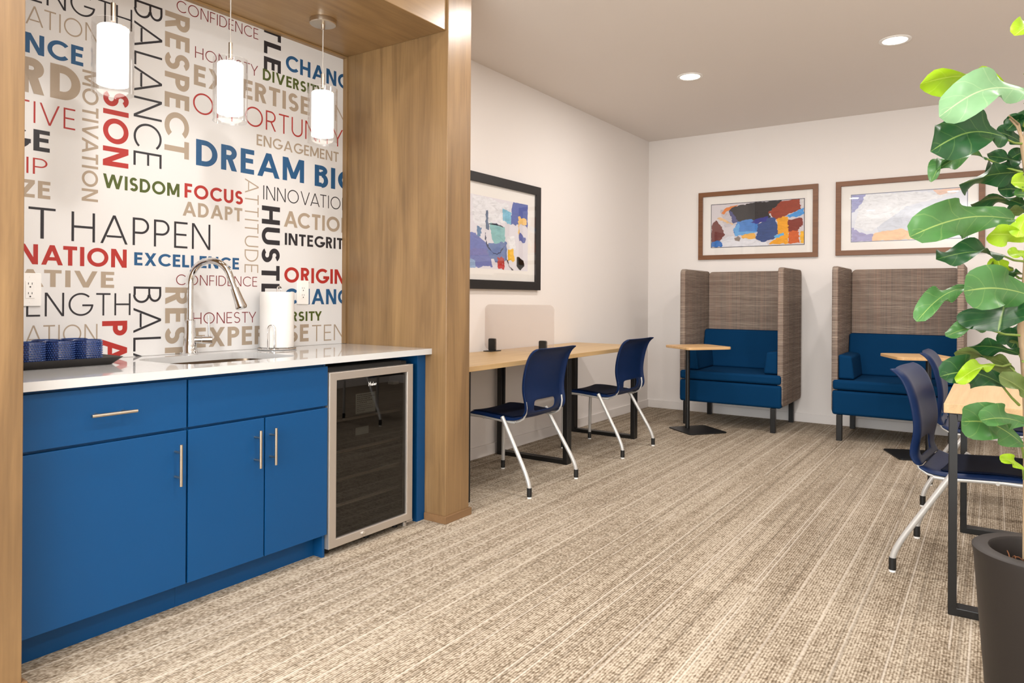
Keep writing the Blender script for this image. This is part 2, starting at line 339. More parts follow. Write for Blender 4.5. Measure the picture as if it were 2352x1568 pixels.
# ------------------------------------------------------------------ room shell
XR, YF, YB = 5.2, -4.0, 5.806
struct(box('floor', M['carpet'], -0.1, XR+0.1, YF-0.1, YB+0.1, -0.1, 0))
struct(box('ceiling', M['ceiling'], -0.1, XR+0.1, YF-0.1, YB+0.1, CEIL, CEIL+0.1))
struct(box('wall_left', M['wall'], -0.1, 0, YF-0.1, YB+0.1, 0, CEIL))
struct(box('wall_back', M['wall'], 0, XR, YB, YB+0.1, 0, CEIL))
struct(box('wall_right', M['wall'], XR, XR+0.1, YF-0.1, YB+0.1, 0, CEIL))
w = MB().box(0, 0.6, YF-0.1, YF, 0, CEIL).box(4.4, XR, YF-0.1, YF, 0, CEIL).box(0.6, 4.4, YF-0.1, YF, 0, 0.85).box(0.6, 4.4, YF-0.1, YF, 2.12, CEIL)
struct(w.build('wall_front', M['wall']))
wf = struct(MB().ring(0.6, 4.4, 0.85, 2.12, 0.05, YF-0.08, YF-0.03, 'y').box(2.475, 2.525, YF-0.08, YF-0.03, 0.9, 2.07).build('window_1', M['white']))
MB().box(0.65, 4.35, YF-0.06, YF-0.055, 0.9, 2.07).build('window_pane', M['glass'], wf)
struct(box('baseboard_left', M['base'], 0, 0.013, 1.6, YB, 0, 0.085, bevel=0.003))
struct(box('baseboard_back', M['base'], 0.013, XR, YB-0.013, YB, 0, 0.085, bevel=0.003))

# ------------------------------------------------------------------ wooden niche surround
N0, N1 = -0.567, 1.388
c_far = thing('wooden_column', 'brown maple column between the kitchenette and the desk wall, from floor to ceiling', 'column', (0.4, 1.49, 0), 'maple columns and soffit around the kitchenette')
box('shaft', M['wood_v'], 0, 0.784, N1, 1.587, 0.0, CEIL, c_far, 0.003)
b = MB().prism([(0.645, N1), (0.645, N1-0.012), (0.796, N1-0.012), (0.796, 1.599), (0.0, 1.599), (0.0, 1.587), (0.784, 1.587), (0.784, N1)], 0, 0.039)
b.build('base_trim', M['wood_base'], c_far, 0.002)
box('edge_strip', M['wood_v'], 0, 0.033, N1-0.013, N1, 0.915, 2.586, c_far, 0.002)
c_near = thing('wooden_column', 'brown maple column at the left edge of the photo beside the wide blue drawer', 'column', (0.4, -0.667, 0), 'maple columns and soffit around the kitchenette')
box('shaft', M['wood_v'], 0, 0.784, N0-0.2, N0, 0.0, CEIL, c_near, 0.003)
b = MB().prism([(0.0, N0-0.2), (0.0, N0-0.212), (0.796, N0-0.212), (0.796, N0+0.012), (0.665, N0+0.012), (0.665, N0), (0.784, N0), (0.784, N0-0.2)], 0, 0.039)
b.build('base_trim', M['wood_base'], c_near, 0.002)
box('edge_strip', M['wood_v'], 0, 0.033, N0, N0+0.013, 0.915, 2.586, c_near, 0.002)
sof = thing('wooden_soffit', 'brown maple soffit spanning the two columns above the kitchenette, with pendants hanging from it', 'soffit', (0.4, 0.41, 2.586), 'maple columns and soffit around the kitchenette')
box('soffit_panel', M['wood_s'], 0.0, 0.772, N0+0.0005, N1-0.0005, 2.586, CEIL, sof, 0.003)
box('edge_strip', M['wood_s'], 0, 0.033, N0+0.013, N1-0.013, 2.574, 2.5855, sof, 0.002)

# ------------------------------------------------------------------ stroke lettering (geometric sans capitals)
def strokefont(ch, t, lower=False):
    """returns (polygons, width) in a box of height 1"""
    class Q(list):
        k = 0
    P = Q(); P.ids = []; h = t/2
    def R(x0, y0, x1, y1): P.ids.append(P.k); P.k += 1; P.append([(x0, y0), (x1, y0), (x1, y1), (x0, y1)])
    def D(x0, y0, x1, y1):
        wv = t*math.hypot(x1-x0, y1-y0)/abs(y1-y0)/2; P.ids.append(P.k); P.k += 1; P.append([(x0-wv, y0), (x0+wv, y0), (x1+wv, y1), (x1-wv, y1)])
    def A(cx, cy, rx, ry, a0, a1, n=None):
        n = n or max(4, int(abs(a1-a0)/9)); pr = None
        for k in range(n+1):
            a = math.radians(a0+(a1-a0)*k/n); c, s = math.cos(a), math.sin(a)
            q = ((cx+rx*c, cy+ry*s), (cx+(rx-t)*c, cy+(ry-t)*s))
            if pr: P.ids.append(P.k); P.append([pr[0], q[0], q[1], pr[1]])
            pr = q
        P.k += 1
    def W(x0, y0, x1, y1): return t*math.hypot(x1-x0, y1-y0)/abs(y1-y0)/2
    if ch == 'A': w = 0.86+0.35*t; D(W(0, 0, .4, 1), 0, w/2, 1); D(w-W(0, 0, .4, 1), 0, w/2, 1); R(w*.22, .22, w*.78, .22+t*.9)
    elif ch == 'B':
        w = .58+.1*t; r1, r2 = (.47+h*.5), (.53+h*.5); R(0, 0, t, 1)
        b = .53; A(w-.29, b/2+h*.4, .29, (b+t*.8)/2, -90, 90); R(t, 0, w-.29, t); R(t, b-h*.2, w-.29, b+t*.8); A(w-.31, (1+b)/2, .27, (1-b)/2, -90, 90); R(t, 1-t, w-.31, 1); R(t, b, w-.31, b+t*.8)
    elif ch == 'C': w = .86; A(.5, .5, .5, .5, 42, 318)
    elif ch == 'D': w = .74+.1*t; R(0, 0, t, 1); A(w-.46, .5, .46, .5, -90, 90); R(t, 0, w-.46, t); R(t, 1-t, w-.46, 1)
    elif ch == 'E': w = .5+.15*t; R(0, 0, t, 1); R(t, 0, w, t); R(t, 1-t, w, 1); R(t, .5-h*.6, w*.92, .5+h*1.3)
    elif ch == 'F': w = .48+.15*t; R(0, 0, t, 1); R(t, 1-t, w, 1); R(t, .47-h*.8, w*.9, .47+h)
    elif ch == 'G': w = .95; A(.5, .5, .5, .5, 45, 360); R(.55, .5-t, 1.0, .5)
    elif ch == 'H': w = .7+.2*t; R(0, 0, t, 1); R(w-t, 0, w, 1); R(t, .5-h, w-t, .5+h)
    elif ch == 'I': w = t; R(0, 0, t, 1)
    elif ch == 'K': w = .64; R(0, 0, t, 1); D(t*1.2, .42, w-t*.6, 1); D(w-t*.6, 0, t*1.8, .55)
    elif ch == 'L': w = .48+.1*t; R(0, 0, t, 1); R(t, 0, w, t)
    elif ch == 'M': w = .86+.5*t; R(0, 0, t, 1); R(w-t, 0, w, 1); D(w/2, .12, t*.7, 1); D(w/2, .12, w-t*.7, 1)
    elif ch == 'N': w = .72+.25*t; R(0, 0, t, 1); R(w-t, 0, w, 1); D(w-t*.62, 0, t*.62, 1)
    elif ch == 'O': w = 1.0; A(.5, .5, .5, .5, 0, 360)
    elif ch == 'P': w = .56+.12*t; R(0, 0, t, 1); b = .42; A(w-.29, (1+b)/2, .29, (1-b)/2, -90, 90); R(t, 1-t, w-.29, 1); R(t, b, w-.29, b+t)
    elif ch == 'R': w = .58+.14*t; R(0, 0, t, 1); b = .42; A(w-.31, (1+b)/2, .29, (1-b)/2, -90, 90); R(t, 1-t, w-.31, 1); R(t, b, w-.31, b+t); D(w-W(0, 0, .25, .42), 0, w*.5, b+h)
    elif ch == 'S':
        w = .58+.1*t; c = w/2; ru = (1+t)/4; A(c, 1-ru, c*.94, ru, 30, 180); A(c, 1-ru, c*.94, ru, 180, 262, 6); A(c, ru, c, ru, -150, 0); A(c, ru, c, ru, 0, 82, 6)
        P.ids.append(P.k); P.append([(c-.05, .5-h*.9), (c+.1, .5-h*1.05+t*.02), (c+.08, .5+h*.9), (c-.1, .5+h*1.0)])
    elif ch == 'T': w = .6+.1*t; R(0, 1-t, w, 1); R(w/2-h, 0, w/2+h, 1-t)
    elif ch == 'U': w = .68+.15*t; r = w/2; R(0, r, t, 1); R(w-t, r, w, 1); A(r, r, r, r, 180, 360)
    elif ch == 'V': w = .82+.35*t; D(w/2, 0, W(0, 0, .4, 1), 1); D(w/2, 0, w-W(0, 0, .4, 1), 1)
    elif ch == 'W': w = 1.24+.5*t; q = W(0, 0, .3, 1); D(w*.27, 0, q, 1); D(w*.27, 0, w/2, 1); D(w*.73, 0, w/2, 1); D(w*.73, 0, w-q, 1)
    elif ch == 'X': w = .72+.3*t; q = W(0, 0, .6, 1); D(q, 0, w-q, 1); D(w-q, 0, q, 1)
    elif ch == 'Y': w = .72+.3*t; q = W(0, 0, .35, .6); D(w/2, .42, q, 1); D(w/2, .42, w-q, 1); R(w/2-h, 0, w/2+h, .5)
    elif ch == 'Z': w = .6+.12*t; R(0, 0, w, t); R(0, 1-t, w, 1); P.ids.append(P.k); P.append([(0, t), (t*1.35, t), (w, 1-t), (w-t*1.35, 1-t)])
    elif ch == 'a': w = .54; A(.27, .27, .27, .27, 0, 360); R(w-t, 0, w, .54)
    elif ch == 'e': w = .54; A(.27, .27, .27, .27, 0, 320); R(t*.5, .27-h, w-t*.3, .27+h)
    elif ch == 'i': w = t; R(0, 0, t, .54); R(0, .68, t, .68+t*1.1)
    elif ch == 'r': w = .3; R(0, 0, t, .54); A(.3, .24, .3, .3, 90, 150)
    else: w = .3
    return P, w
def kern(a, b):
    if (a+b) in ('AT', 'TA', 'AV', 'VA', 'AY', 'LT', 'TY', 'AC', 'LA'): return -0.12
    return 0.0
def layout(word, t, gap):
    x = 0; out = []
    for i, ch in enumerate(word):
        if i: x += gap+kern(word[i-1], ch)
        P, w = strokefont(ch, t); out.append((P, x, x+w)); x += w
    return out
WT = {'thin': 0.078, 'semi': 0.155, 'bold': 0.195, 'vbold': 0.235}
mur = MB(); MI = {k: i+1 for i, k in enumerate(INK)}
mur.box(0.0003, 0.003, N0+0.013, N1-0.013, 0.915, 2.574)
YM0, YM1, ZM0, ZM1 = N0+0.013, N1-0.013, 0.915, 2.574
def clip(poly):
    for ax, lim, sgn in ((0, YM0, 1), (0, YM1, -1), (1, ZM0, 1), (1, ZM1, -1)):
        out = []
        for i in range(len(poly)):
            a, b = poly[i-1], poly[i]; da, db = (a[ax]-lim)*sgn, (b[ax]-lim)*sgn
            if (da >= 0) != (db >= 0): s = da/(da-db); out.append((a[0]+(b[0]-a[0])*s, a[1]+(b[1]-a[1])*s))
            if db >= 0: out.append(b)
        poly = out
        if len(poly) < 3: return []
    return poly
def word(text, wt, ink, i0, i1, a0, a1, c0, c1, vertical=False):
    """letters i0..i1 span a0..a1 along the reading direction; c0..c1 is the cap band"""
    t = WT[wt]; L = layout(text, t, 0.17 if wt == 'thin' else 0.13); l0, l1 = L[i0][1], L[i1][2]; s = (a1-a0)/(l1-l0)
    for P, x, x1 in L:
        for pid, poly in zip(P.ids, P):
            q = [(a0+(x+px-l0)*s, c0+(c1-c0)*py) for px, py in poly]
            if vertical: q = [(c, -a) for a, c in q]
            q = clip(q)
            if q: mur.add([(0.0034+pid*0.0001, y, z) for y, z in q], [tuple(range(len(q)))], MI[ink])
H, V = False, True
REP = 1.268                                                     # the print repeats upwards
for txt, wt, ink, i0, i1, a0, a1, c0, c1 in [
    ('STRENGTH', 'thin', 'K', 3, 7, -.258, .150, 1.099, 1.195), ('STRENGTH', 'thin', 'K', 3, 7, -.258, .150, 2.350, 2.446),
    ('DEDICATION', 'thin', 'T', 5, 9, -.263, .011, .988, 1.064), ('DEDICATION', 'thin', 'T', 5, 9, -.266, .008, 2.254, 2.330),
    ('PERSEVERANCE', 'bold', 'B', 9, 11, -.268, -.052, 2.141, 2.221), ('REWARD', 'vbold', 'T', 5, 5, -.177, -.062, 1.984, 2.124),
    ('CREATIVE', 'thin', 'R', 5, 7, -.236, -.082, 1.868, 1.954), ('COURAGE', 'bold', 'K', 6, 6, -.236, -.177, 1.759, 1.844),
    ('LEADERSHIP', 'thin', 'R', 8, 9, -.260, -.185, 1.666, 1.730), ('REALIZE', 'bold', 'T', 6, 6, -.219, -.174, 1.571, 1.641),
    ('CONFIDENCE', 'thin', 'D', 0, 9, .360, .799, 1.236, 1.286), ('CONFIDENCE', 'thin', 'D', 0, 9, .355, .797, 2.512, 2.566),
    ('HONESTY', 'thin', 'D', 0, 6, .448, .797, 2.321, 2.376), ('HONESTY', 'thin', 'D', 0, 6, .446, .794, 1.051, 1.106),
    ('DIVERSITY', 'bold', 'G', 0, 8, .826, 1.230, 2.314, 2.373), ('DIVERSITY', 'bold', 'G', 0, 8, .822, 1.227, 1.051, 1.104),
    ('EXPERTISE', 'bold', 'T', 0, 8, .443, 1.131, 2.192, 2.289), ('EXPERTISE', 'bold', 'T', 0, 8, .452, 1.134, .938, 1.033),
    ('TENACITY', 'thin', 'T', 0, 1, 1.157, 1.297, .935, 1.027), ('TENACITY', 'thin', 'T', 0, 1, 1.157, 1.297, 2.203, 2.295),
    ('OPPORTUNITY', 'thin', 'R', 0, 10, .439, 1.375, 2.058, 2.160), ('CHANGE', 'bold', 'B', 0, 3, .970, 1.323, 2.403, 2.489),
    ('CHANGE', 'bold', 'B', 0, 3, .970, 1.332, 1.143, 1.230), ('ENGAGEMENT', 'semi', 'T', 0, 9, .791, 1.344, 1.967, 2.024),
    ('DREAM', 'bold', 'B', 0, 4, .456, 1.096, 1.811, 1.936), ('BIG', 'bold', 'B', 0, 1, 1.170, 1.319, 1.808, 1.928),
    ('WISDOM', 'bold', 'G', 0, 5, .030, .374, 1.647, 1.708), ('FOCUS', 'bold', 'R', 0, 4, .399, .712, 1.649, 1.717),
    ('ADAPT', 'bold', 'T', 0, 4, .390, .709, 1.563, 1.631), ('MAKE IT', 'thin', 'K', 6, 6, -.252, -.154, 1.411, 1.535),
    ('HAPPEN', 'thin', 'K', 0, 5, -.094, .533, 1.409, 1.532), ('DETERMINATION', 'bold', 'R', 8, 12, -.206, .132, 1.307, 1.387),
    ('EXCELLENCE', 'bold', 'B', 0, 9, .165, .692, 1.320, 1.378), ('INITIATIVE', 'bold', 'T', 6, 9, -.195, .079, 1.218, 1.287),
    ('INNOVATION', 'thin', 'K', 0, 8, .833, 1.360, 1.692, 1.765), ('ACTION', 'bold', 'T', 0, 4, .963, 1.355, 1.561, 1.648),
    ('INTEGRITY', 'bold', 'K', 0, 7, .970, 1.382, 1.464, 1.528), ('ORIGINALITY', 'bold', 'R', 0, 4, .968, 1.306, 1.261, 1.345)]:
    word(txt, wt, ink, i0, i1, a0, a1, c0, c1)
for txt, wt, ink, i0, i1, z1, z0, y0, y1 in [
    ('MOTIVATION', 'semi', 'T', 0, 9, 2.130, 1.581, -.055, .010), ('PASSION', 'bold', 'R', 0, 6, 1.075+REP, 1.743, .029, .137),
    ('PASSION', 'bold', 'R', 0, 6, 1.075, 0.475, .030, .136), ('BALANCE', 'thin', 'K', 0, 6, 2.500, 1.765, .159, .287),
    ('BALANCE', 'thin', 'K', 0, 6, 1.226, .491, .163, .289), ('RESPECT', 'bold', 'T', 0, 6, 2.499, 1.829, .300, .420),
    ('RESPECT', 'bold', 'T', 0, 6, 1.225, .555, .308, .425), ('HUSTLE', 'bold', 'K', 0, 3, 1.660+REP, 1.269+REP, .832, .938),
    ('HUSTLE', 'bold', 'K', 0, 3, 1.660, 1.269, .825, .938), ('ATTITUDE', 'thin', 'T', 0, 7, 1.786, 1.307, .724, .805)]:
    word(txt, wt, ink, i0, i1, -z1, -z0, y0, y1, True)
mo = mur.build('word_mural', [M['mural']]+[M['ink'+k] for k in INK], merge=False)
tag(mo, 'white wall mural printed with motivational words in charcoal, tan, blue, red and green', 'mural')

# ------------------------------------------------------------------ kitchenette cabinets
def pull(parent, p0, p1, out=0.034):
    p0, p1 = Vector(p0), Vector(p1); b = MB().tube([p0, p1], 0.006, 12); d = (p1-p0)
    for k in (0.2, 0.8):
        q = p0+d*k; b.tube([q, q-Vector((out, 0, 0))], 0.0045, 10)
    return b.build('handle', M['nickel'], parent, smooth=40)
XD0, XD1 = 0.641, 0.660
c1 = thing('base_cabinet', 'blue base cabinet with a wide drawer over one door, beside the left wooden column', 'cabinet', (0.33, -0.27, 0))
box('carcass', M['blue'], 0.01, 0.640, N0+0.002, 0.0235, 0.105, 0.882, c1)
box('toe_kick', M['blue'], 0.45, 0.583, N0+0.013, 0.0235, 0, 0.104, c1)
d = box('drawer_front', M['blue'], XD0, XD1, N0+0.006, 0.0205, 0.692, 0.872, c1, 0.0015); pull(d, (0.70, -0.335, 0.785), (0.70, -0.185, 0.785), 0.041)
d = box('door', M['blue'], XD0, XD1, N0+0.006, 0.0205, 0.107, 0.682, c1, 0.0015); pull(d, (0.70, -0.024, 0.487), (0.70, -0.024, 0.640), 0.041)
c2 = thing('sink_cabinet', 'blue sink cabinet with a plain top panel over two doors, beside the fridge', 'cabinet', (0.33, 0.36, 0))
b = MB().box(0.01, 0.640, 0.0245, 0.042, 0.105, 0.882).box(0.01, 0.025, 0.042, 0.686, 0.105, 0.882).box(0.025, 0.640, 0.042, 0.686, 0.105, 0.123).box(0.622, 0.640, 0.042, 0.686, 0.6, 0.882)
b.box(0.622, 0.640, 0.35, 0.38, 0.123, 0.6)
b.build('carcass', M['blue'], c2)
box('toe_kick', M['blue'], 0.45, 0.583, 0.0245, 0.686, 0, 0.104, c2)
box('side_panel', M['blue'], 0.01, 0.641, 0.687, 0.7015, 0, 0.882, c2, 0.001)
box('drawer_front', M['blue'], XD0+0.0005, XD1, 0.0285, 0.699, 0.692, 0.870, c2, 0.0015)
d = box('door', M['blue'], XD0+0.0005, XD1, 0.0285, 0.362, 0.107, 0.682, c2, 0.0015); pull(d, (0.70, 0.3165, 0.487), (0.70, 0.3165, 0.640), 0.041)
d = box('door', M['blue'], XD0+0.0005, XD1, 0.369, 0.699, 0.107, 0.682, c2, 0.0015); pull(d, (0.70, 0.3905, 0.487), (0.70, 0.3905, 0.640), 0.041)
ep = box('end_panel', M['blue'], 0.01, 0.641, 1.324, N1-0.001, 0, 0.882, None, 0.0015)
tag(ep, 'blue filler panel standing between the fridge and the brown wooden column', 'panel')
# worktop with sink cut-out
def holed(outer, inner, z0, z1):
    mb = MB(); bm = bmesh.new(); vo = [bm.verts.new((x, y, z1)) for x, y in outer]; vi = [bm.verts.new((x, y, z1)) for x, y in inner]
    ed = [bm.edges.new((l[i-1], l[i])) for l in (vo, vi) for i in range(len(l))]
    r = bmesh.ops.triangle_fill(bm, edges=ed, use_beauty=True); bm.verts.index_update()
    fs = [[v.co.copy() for v in f.verts] for f in bm.faces]; bm.free()
    for f in fs:
        mb.add(f, [tuple(range(len(f)))]); mb.add([Vector((p.x, p.y, z0)) for p in f], [tuple(range(len(f)))])
    for l in (outer, inner):
        for i in range(len(l)):
            a, b = l[i-1], l[i]; mb.add([(a[0], a[1], z0), (b[0], b[1], z0), (b[0], b[1], z1), (a[0], a[1], z1)], [(0, 1, 2, 3)])
    return mb
hole = rrect(0.125, 0.545, 0.085, 0.655, 0.10, 8)
ct = holed([(0.004, N0+0.001), (0.686, N0+0.001), (0.686, N1-0.001), (0.004, N1-0.001)], hole, 0.884, 0.914).build('countertop', M['quartz'])
tag(ct, 'glossy white quartz worktop running along the kitchenette between the wooden columns', 'countertop')
sk = MB(); l0 = rrect(0.117, 0.553, 0.077, 0.663, 0.105, 8); l1 = rrect(0.122, 0.548, 0.082, 0.658, 0.10, 8); l2 = rrect(0.135, 0.535, 0.095, 0.645, 0.09, 8); n = len(l0)
LL = [[(x, y, 0.8835) for x, y in l0], [(x, y, 0.8835) for x, y in l1], [(x, y, 0.72) for x, y in l2], [(0.335+(x-0.335)*.9, 0.37+(y-.37)*.9, 0.70) for x, y in l2]]
for a in range(3):
    for i in range(n): sk.add([LL[a][i-1], LL[a][i], LL[a+1][i], LL[a+1][i-1]], [(0, 1, 2, 3)])
sk.add(LL[3], [tuple(range(n))])
so = sk.build('sink', M['sinksteel'], smooth=40, solid=0.001); tag(so, 'undermount stainless steel sink set below the white worktop', 'sink')
MB().lathe([(0.04, 0.7012), (0.04, 0.7035), (0.025, 0.7035), (0.02, 0.7015)], (0.335, 0.37, 0), 20).build('drain', M['chrome'], so, smooth=40, local=True)
# faucet
FB = Vector((0.066, 0.392, 0.914)); fd = Vector((math.cos(math.radians(24)), math.sin(math.radians(24)), 0))
fa = thing('faucet', 'tall chrome gooseneck faucet with pull-down spray head behind the sink', 'faucet', FB)
MB().lathe([(0.036, 0), (0.037, 0.008), (0.033, 0.014), (0.027, 0.07), (0.0235, 0.11), (0.0235, 0.158), (0.020, 0.162)], FB, 28).build('body', M['chrome'], fa, smooth=40)
pts = [FB+Vector((0, 0, 0.15)), FB+Vector((0, 0, 0.25)), FB+Vector((0, 0, 0.325))]
RA = 0.104; cz = 0.331
for k in range(1, 17): a = PI-(PI-0.30)*k/16; pts.append(FB+fd*(RA+RA*math.cos(a))+Vector((0, 0, cz+RA*math.sin(a))))
tdir = (pts[-1]-pts[-2]).normalized(); pts.append(pts[-1]+tdir*0.03)
MB().tube(pts, 0.0155, 16).build('spout', M['chrome'], fa, smooth=40)
e = pts[-1]; MB().tube([e-tdir*0.005, e+tdir*0.028, e+tdir*0.029, e+tdir*0.045, e+tdir*0.10, e+tdir*0.118, e+tdir*0.122, e+tdir*0.128], [0.0125, 0.0125, 0.018, 0.019, 0.0235, 0.0265, 0.027, 0.023], 18).build('spray_head', M['chrome'], fa, smooth=40)
sd = Vector((0.62, 0.78, 0)); q = FB+Vector((0, 0, 0.066))
hb = MB().tube([q+sd*0.02, q+sd*0.052], 0.0165, 16).tube([q+sd*0.054, q+sd*0.098], 0.019, 16).tube([q+sd*0.083+Vector((0, 0, 0.012)), q+sd*0.081+Vector((0, 0, 0.115))], [0.0055, 0.0045], 10)
hb.build('lever_handle', M['chrome'], fa, smooth=40)
# paper towel
TB = Vector((0.115, 0.838, 0.914))
th = thing('towel_holder', 'chrome wire paper towel holder with a looped side arm on the worktop', 'towel holder', TB)
circ = lambda r, z, n=33: [TB+Vector((r*math.cos(2*PI*k/(n-1)), r*math.sin(2*PI*k/(n-1)), z)) for k in range(n)]
MB().tube(circ(0.094, 0.006), 0.005, 8).tube([TB+Vector((-.09, 0, .008)), TB+Vector((.09, 0, .008))], 0.004, 8).tube([TB+Vector((0, -.09, .008)), TB+Vector((0, .09, .008))], 0.004, 8).build('base_ring', M['chrome'], th, smooth=40)
p = [TB+Vector((0, 0, 0.008)), TB+Vector((0, 0, 0.31))]+[TB+Vector((0, 0.012-0.012*math.cos(a), 0.31+0.012*math.sin(a))) for a in [PI*k/8 for k in range(1, 11)]]
MB().tube(p, 0.004, 8).build('centre_rod', M['chrome'], th, smooth=40)
ad = Vector((0.60, -0.80, 0)); sd2 = Vector((0.80, 0.60, 0)); ac = TB+ad*0.1
p = [ac-sd2*0.016+Vector((0, 0, 0.006)), ac-sd2*0.016+Vector((0, 0, 0.11))]+[ac-sd2*0.016*math.cos(a)+Vector((0, 0, 0.11+0.018*math.sin(a))) for a in [PI*k/8 for k in range(1, 9)]]+[ac+sd2*0.016+Vector((0, 0, 0.006))]
MB().tube(p, 0.0035, 8).build('side_arm', M['chrome'], th, smooth=40)
pr_ = MB().lathe([(0.02, 0.013), (0.083, 0.013), (0.084, 0.016), (0.084, 0.292), (0.083, 0.295), (0.02, 0.295)], TB, 40, close=True).build('paper_towel_roll', M['paper'], smooth=40)
tag(pr_, 'white paper towel roll standing on the chrome holder beside the faucet', 'paper towel')
# tray and glasses
ty = MB(); Z0 = 0.914
for (a, z) in ((0, 0), ): pass
def tray_loop(g, z): return [(x, y, z) for x, y in rrect(0.04-g, 0.285+g, -0.52-g*0.6, -0.06+g, 0.02, 4)]
Ls = [tray_loop(0, Z0+0.0005), tray_loop(0.030, Z0+0.030), tray_loop(0.026, Z0+0.031), tray_loop(-0.004, Z0+0.005)]; n = len(Ls[0])
for a in range(3):
    for i in range(n): ty.add([Ls[a][i-1], Ls[a][i], Ls[a+1][i], Ls[a+1][i-1]], [(0, 1, 2, 3)])
ty.add(Ls[0], [tuple(range(n))]); ty.add(Ls[3], [tuple(range(n))])
tag(ty.build('serving_tray', M['tray'], smooth=30), 'black rectangular serving tray holding blue glasses on the worktop', 'tray')
cup0 = thing('beaded_tumbler', 'x', 'glass', (0, 0, 0), 'blue beaded tumblers on the tray')
HC = 0.093; prof = [(0.030, 0.0), (0.043, 0.002), (0.0475, 0.010)]
for k in range(8): z = 0.013+k*0.0092; prof += [(0.0478, z), (0.0486, z+0.003), (0.0486, z+0.006), (0.0478, z+0.009)]
prof += [(0.0475, HC-0.004), (0.0472, HC), (0.0445, HC), (0.0440, 0.012), (0.0, 0.010)]
MB().lathe(prof, (0, 0, 0), 36).build('tumbler_body', M['bead_glass'], cup0, smooth=50)
bd = MB()
for k in range(9):
    for j in range(34):
        a = 2*PI*(j+(k % 2)*0.5)/34; r = 0.0486; c = Vector((r*math.cos(a), r*math.sin(a), 0.0165+k*0.0085)); t = Vector((-math.sin(a), math.cos(a), 0)); nn = Vector((math.cos(a), math.sin(a), 0)); s = 0.0025
        q = [c+(t*math.cos(b)+Vector((0, 0, math.sin(b))))*s for b in (0, PI/3, 2*PI/3, PI, 4*PI/3, 5*PI/3)]
        q2 = [c+(p-c)*.6+nn*s*.7 for p in q]
        bd.add(q+q2+[c+nn*s*.95], [(i, (i+1) % 6, 6+(i+1) % 6, 6+i) for i in range(6)]+[(6+i, 6+(i+1) % 6, 12) for i in range(6)])
bd.build('bead_band', M['bead'], cup0, smooth=60, merge=False)
cups = [(0.236, -0.134, 'blue beaded tumbler at the right end of the front row on the tray'), (0.236, -0.236, 'blue beaded tumbler second from the right in the front row on the tray'),
        (0.236, -0.338, 'blue beaded tumbler third from the right in the front row, cut by the wooden column'), (0.122, -0.134, 'blue beaded tumbler at the right end of the back row on the tray'),
        (0.122, -0.236, 'blue beaded tumbler in the back row behind the second front tumbler')]
for i, (x, y, lb) in enumerate(cups):
    c = cup0 if i == 0 else copy_tree(cup0); c.location = (x, y, 0.9195); c['label'] = lb
# outlets
def outlet(yc, zc, lb):
    t = thing('wall_outlet', lb, 'outlet', (0.0036, yc, zc), 'white outlet plates on the mural'); x = 0.0036
    MB().prism(rrect(yc-.04, yc+.04, zc-.0655, zc+.0655, .004, 3), x, x+.006, axis='x').build('cover_plate', M['white'], t, 0.002)
    MB().box(x+.006, x+.0075, yc-.0165, yc+.0165, zc-.034, zc+.034).build('receptacle', M['white'], t, 0.001)
    b = MB()
    for dz in (-.019, .019):
        b.box(x+.0075, x+.0079, yc-.0075, yc-.0055, zc+dz+.001, zc+dz+.009).box(x+.0075, x+.0079, yc+.0055, yc+.0075, zc+dz+.001, zc+dz+.009)
        b.prism([(yc+.003*math.cos(a), zc+dz-.008+.003*math.sin(a)) for a in [2*PI*k/10 for k in range(10)]], x+.0075, x+.0079, axis='x')
    b.build('socket_slots', M['blackp'], t)
    for dz in (-.05, .05): MB().tube([(x+.005, yc, zc+dz), (x+.0068, yc, zc+dz)], .003, 10).build('screw', M['white'], t)
outlet(-0.247, 1.206, 'white double outlet plate on the mural above the tray, beside the left column')
outlet(1.089, 1.209, 'white double outlet plate on the mural beside the paper towel roll')

# ------------------------------------------------------------------ beverage fridge
fr = thing('beverage_fridge', 'stainless framed beverage fridge with dark glass door under the worktop', 'fridge', (0.35, 0.98, 0))
FY0, FY1, FX = 0.7035, 1.261, 0.668
b = MB().box(0.06, 0.08, FY0+.006, FY1-.004, 0.035, 0.835).box(0.08, 0.63, FY0+.006, FY0+.03, 0.035, 0.835).box(0.08, 0.63, FY1-.03, FY1-.004, 0.035, 0.835).box(0.08, 0.63, FY0+.03, FY1-.03, 0.035, 0.09).box(0.08, 0.63, FY0+.03, FY1-.03, 0.79, 0.835)
b.build('fridge_body', M['liner'], fr)
box('top_grille', M['blackp'], 0.50, 0.64, FY0+.01, FY1-.06, 0.836, 0.862, fr, 0.003)
MB().ring(FY0, FY1, 0.037, 0.840, 0.043, 0.635, FX, 'x', wb=0.038).build('door_frame', M['steel'], fr, 0.003)
box('door_glass', M['fridge_glass'], 0.650, 0.656, FY0+.043, FY1-.043, 0.075, 0.802, fr)
sh = MB()
for z in (0.20, 0.32, 0.45, 0.60):
    sh = MB().box(0.12, 0.60, FY0+.032, FY1-.032, z, z+.004); s_ = sh.build('shelf', M['shelf_glass'], fr)
    MB().box(0.60, 0.606, FY0+.032, FY1-.032, z-.004, z+.008).build('shelf_edge', M['steel'], s_)
MB().tube([(FX, 0.915, 0.056), (FX+.006, 0.915, 0.056)], .0105, 18).build('lock', M['chrome'], fr, smooth=40)
MB().box(0.585, 0.66, FY1-.035, FY1+.01, 0.0245, 0.0345).tube([(0.63, FY1-.02, 0), (0.63, FY1-.02, .026)], .012, 12).build('hinge', M['steel'], fr, 0.001)
for x, y in ((0.60, FY0+.04), (0.60, 1.0), (0.60, FY1-.06), (0.12, FY0+.04), (0.12, FY1-.04)): MB().tube([(x, y, 0), (x, y, 0.0355)], .015, 10).build('foot', M['blackp'], fr)
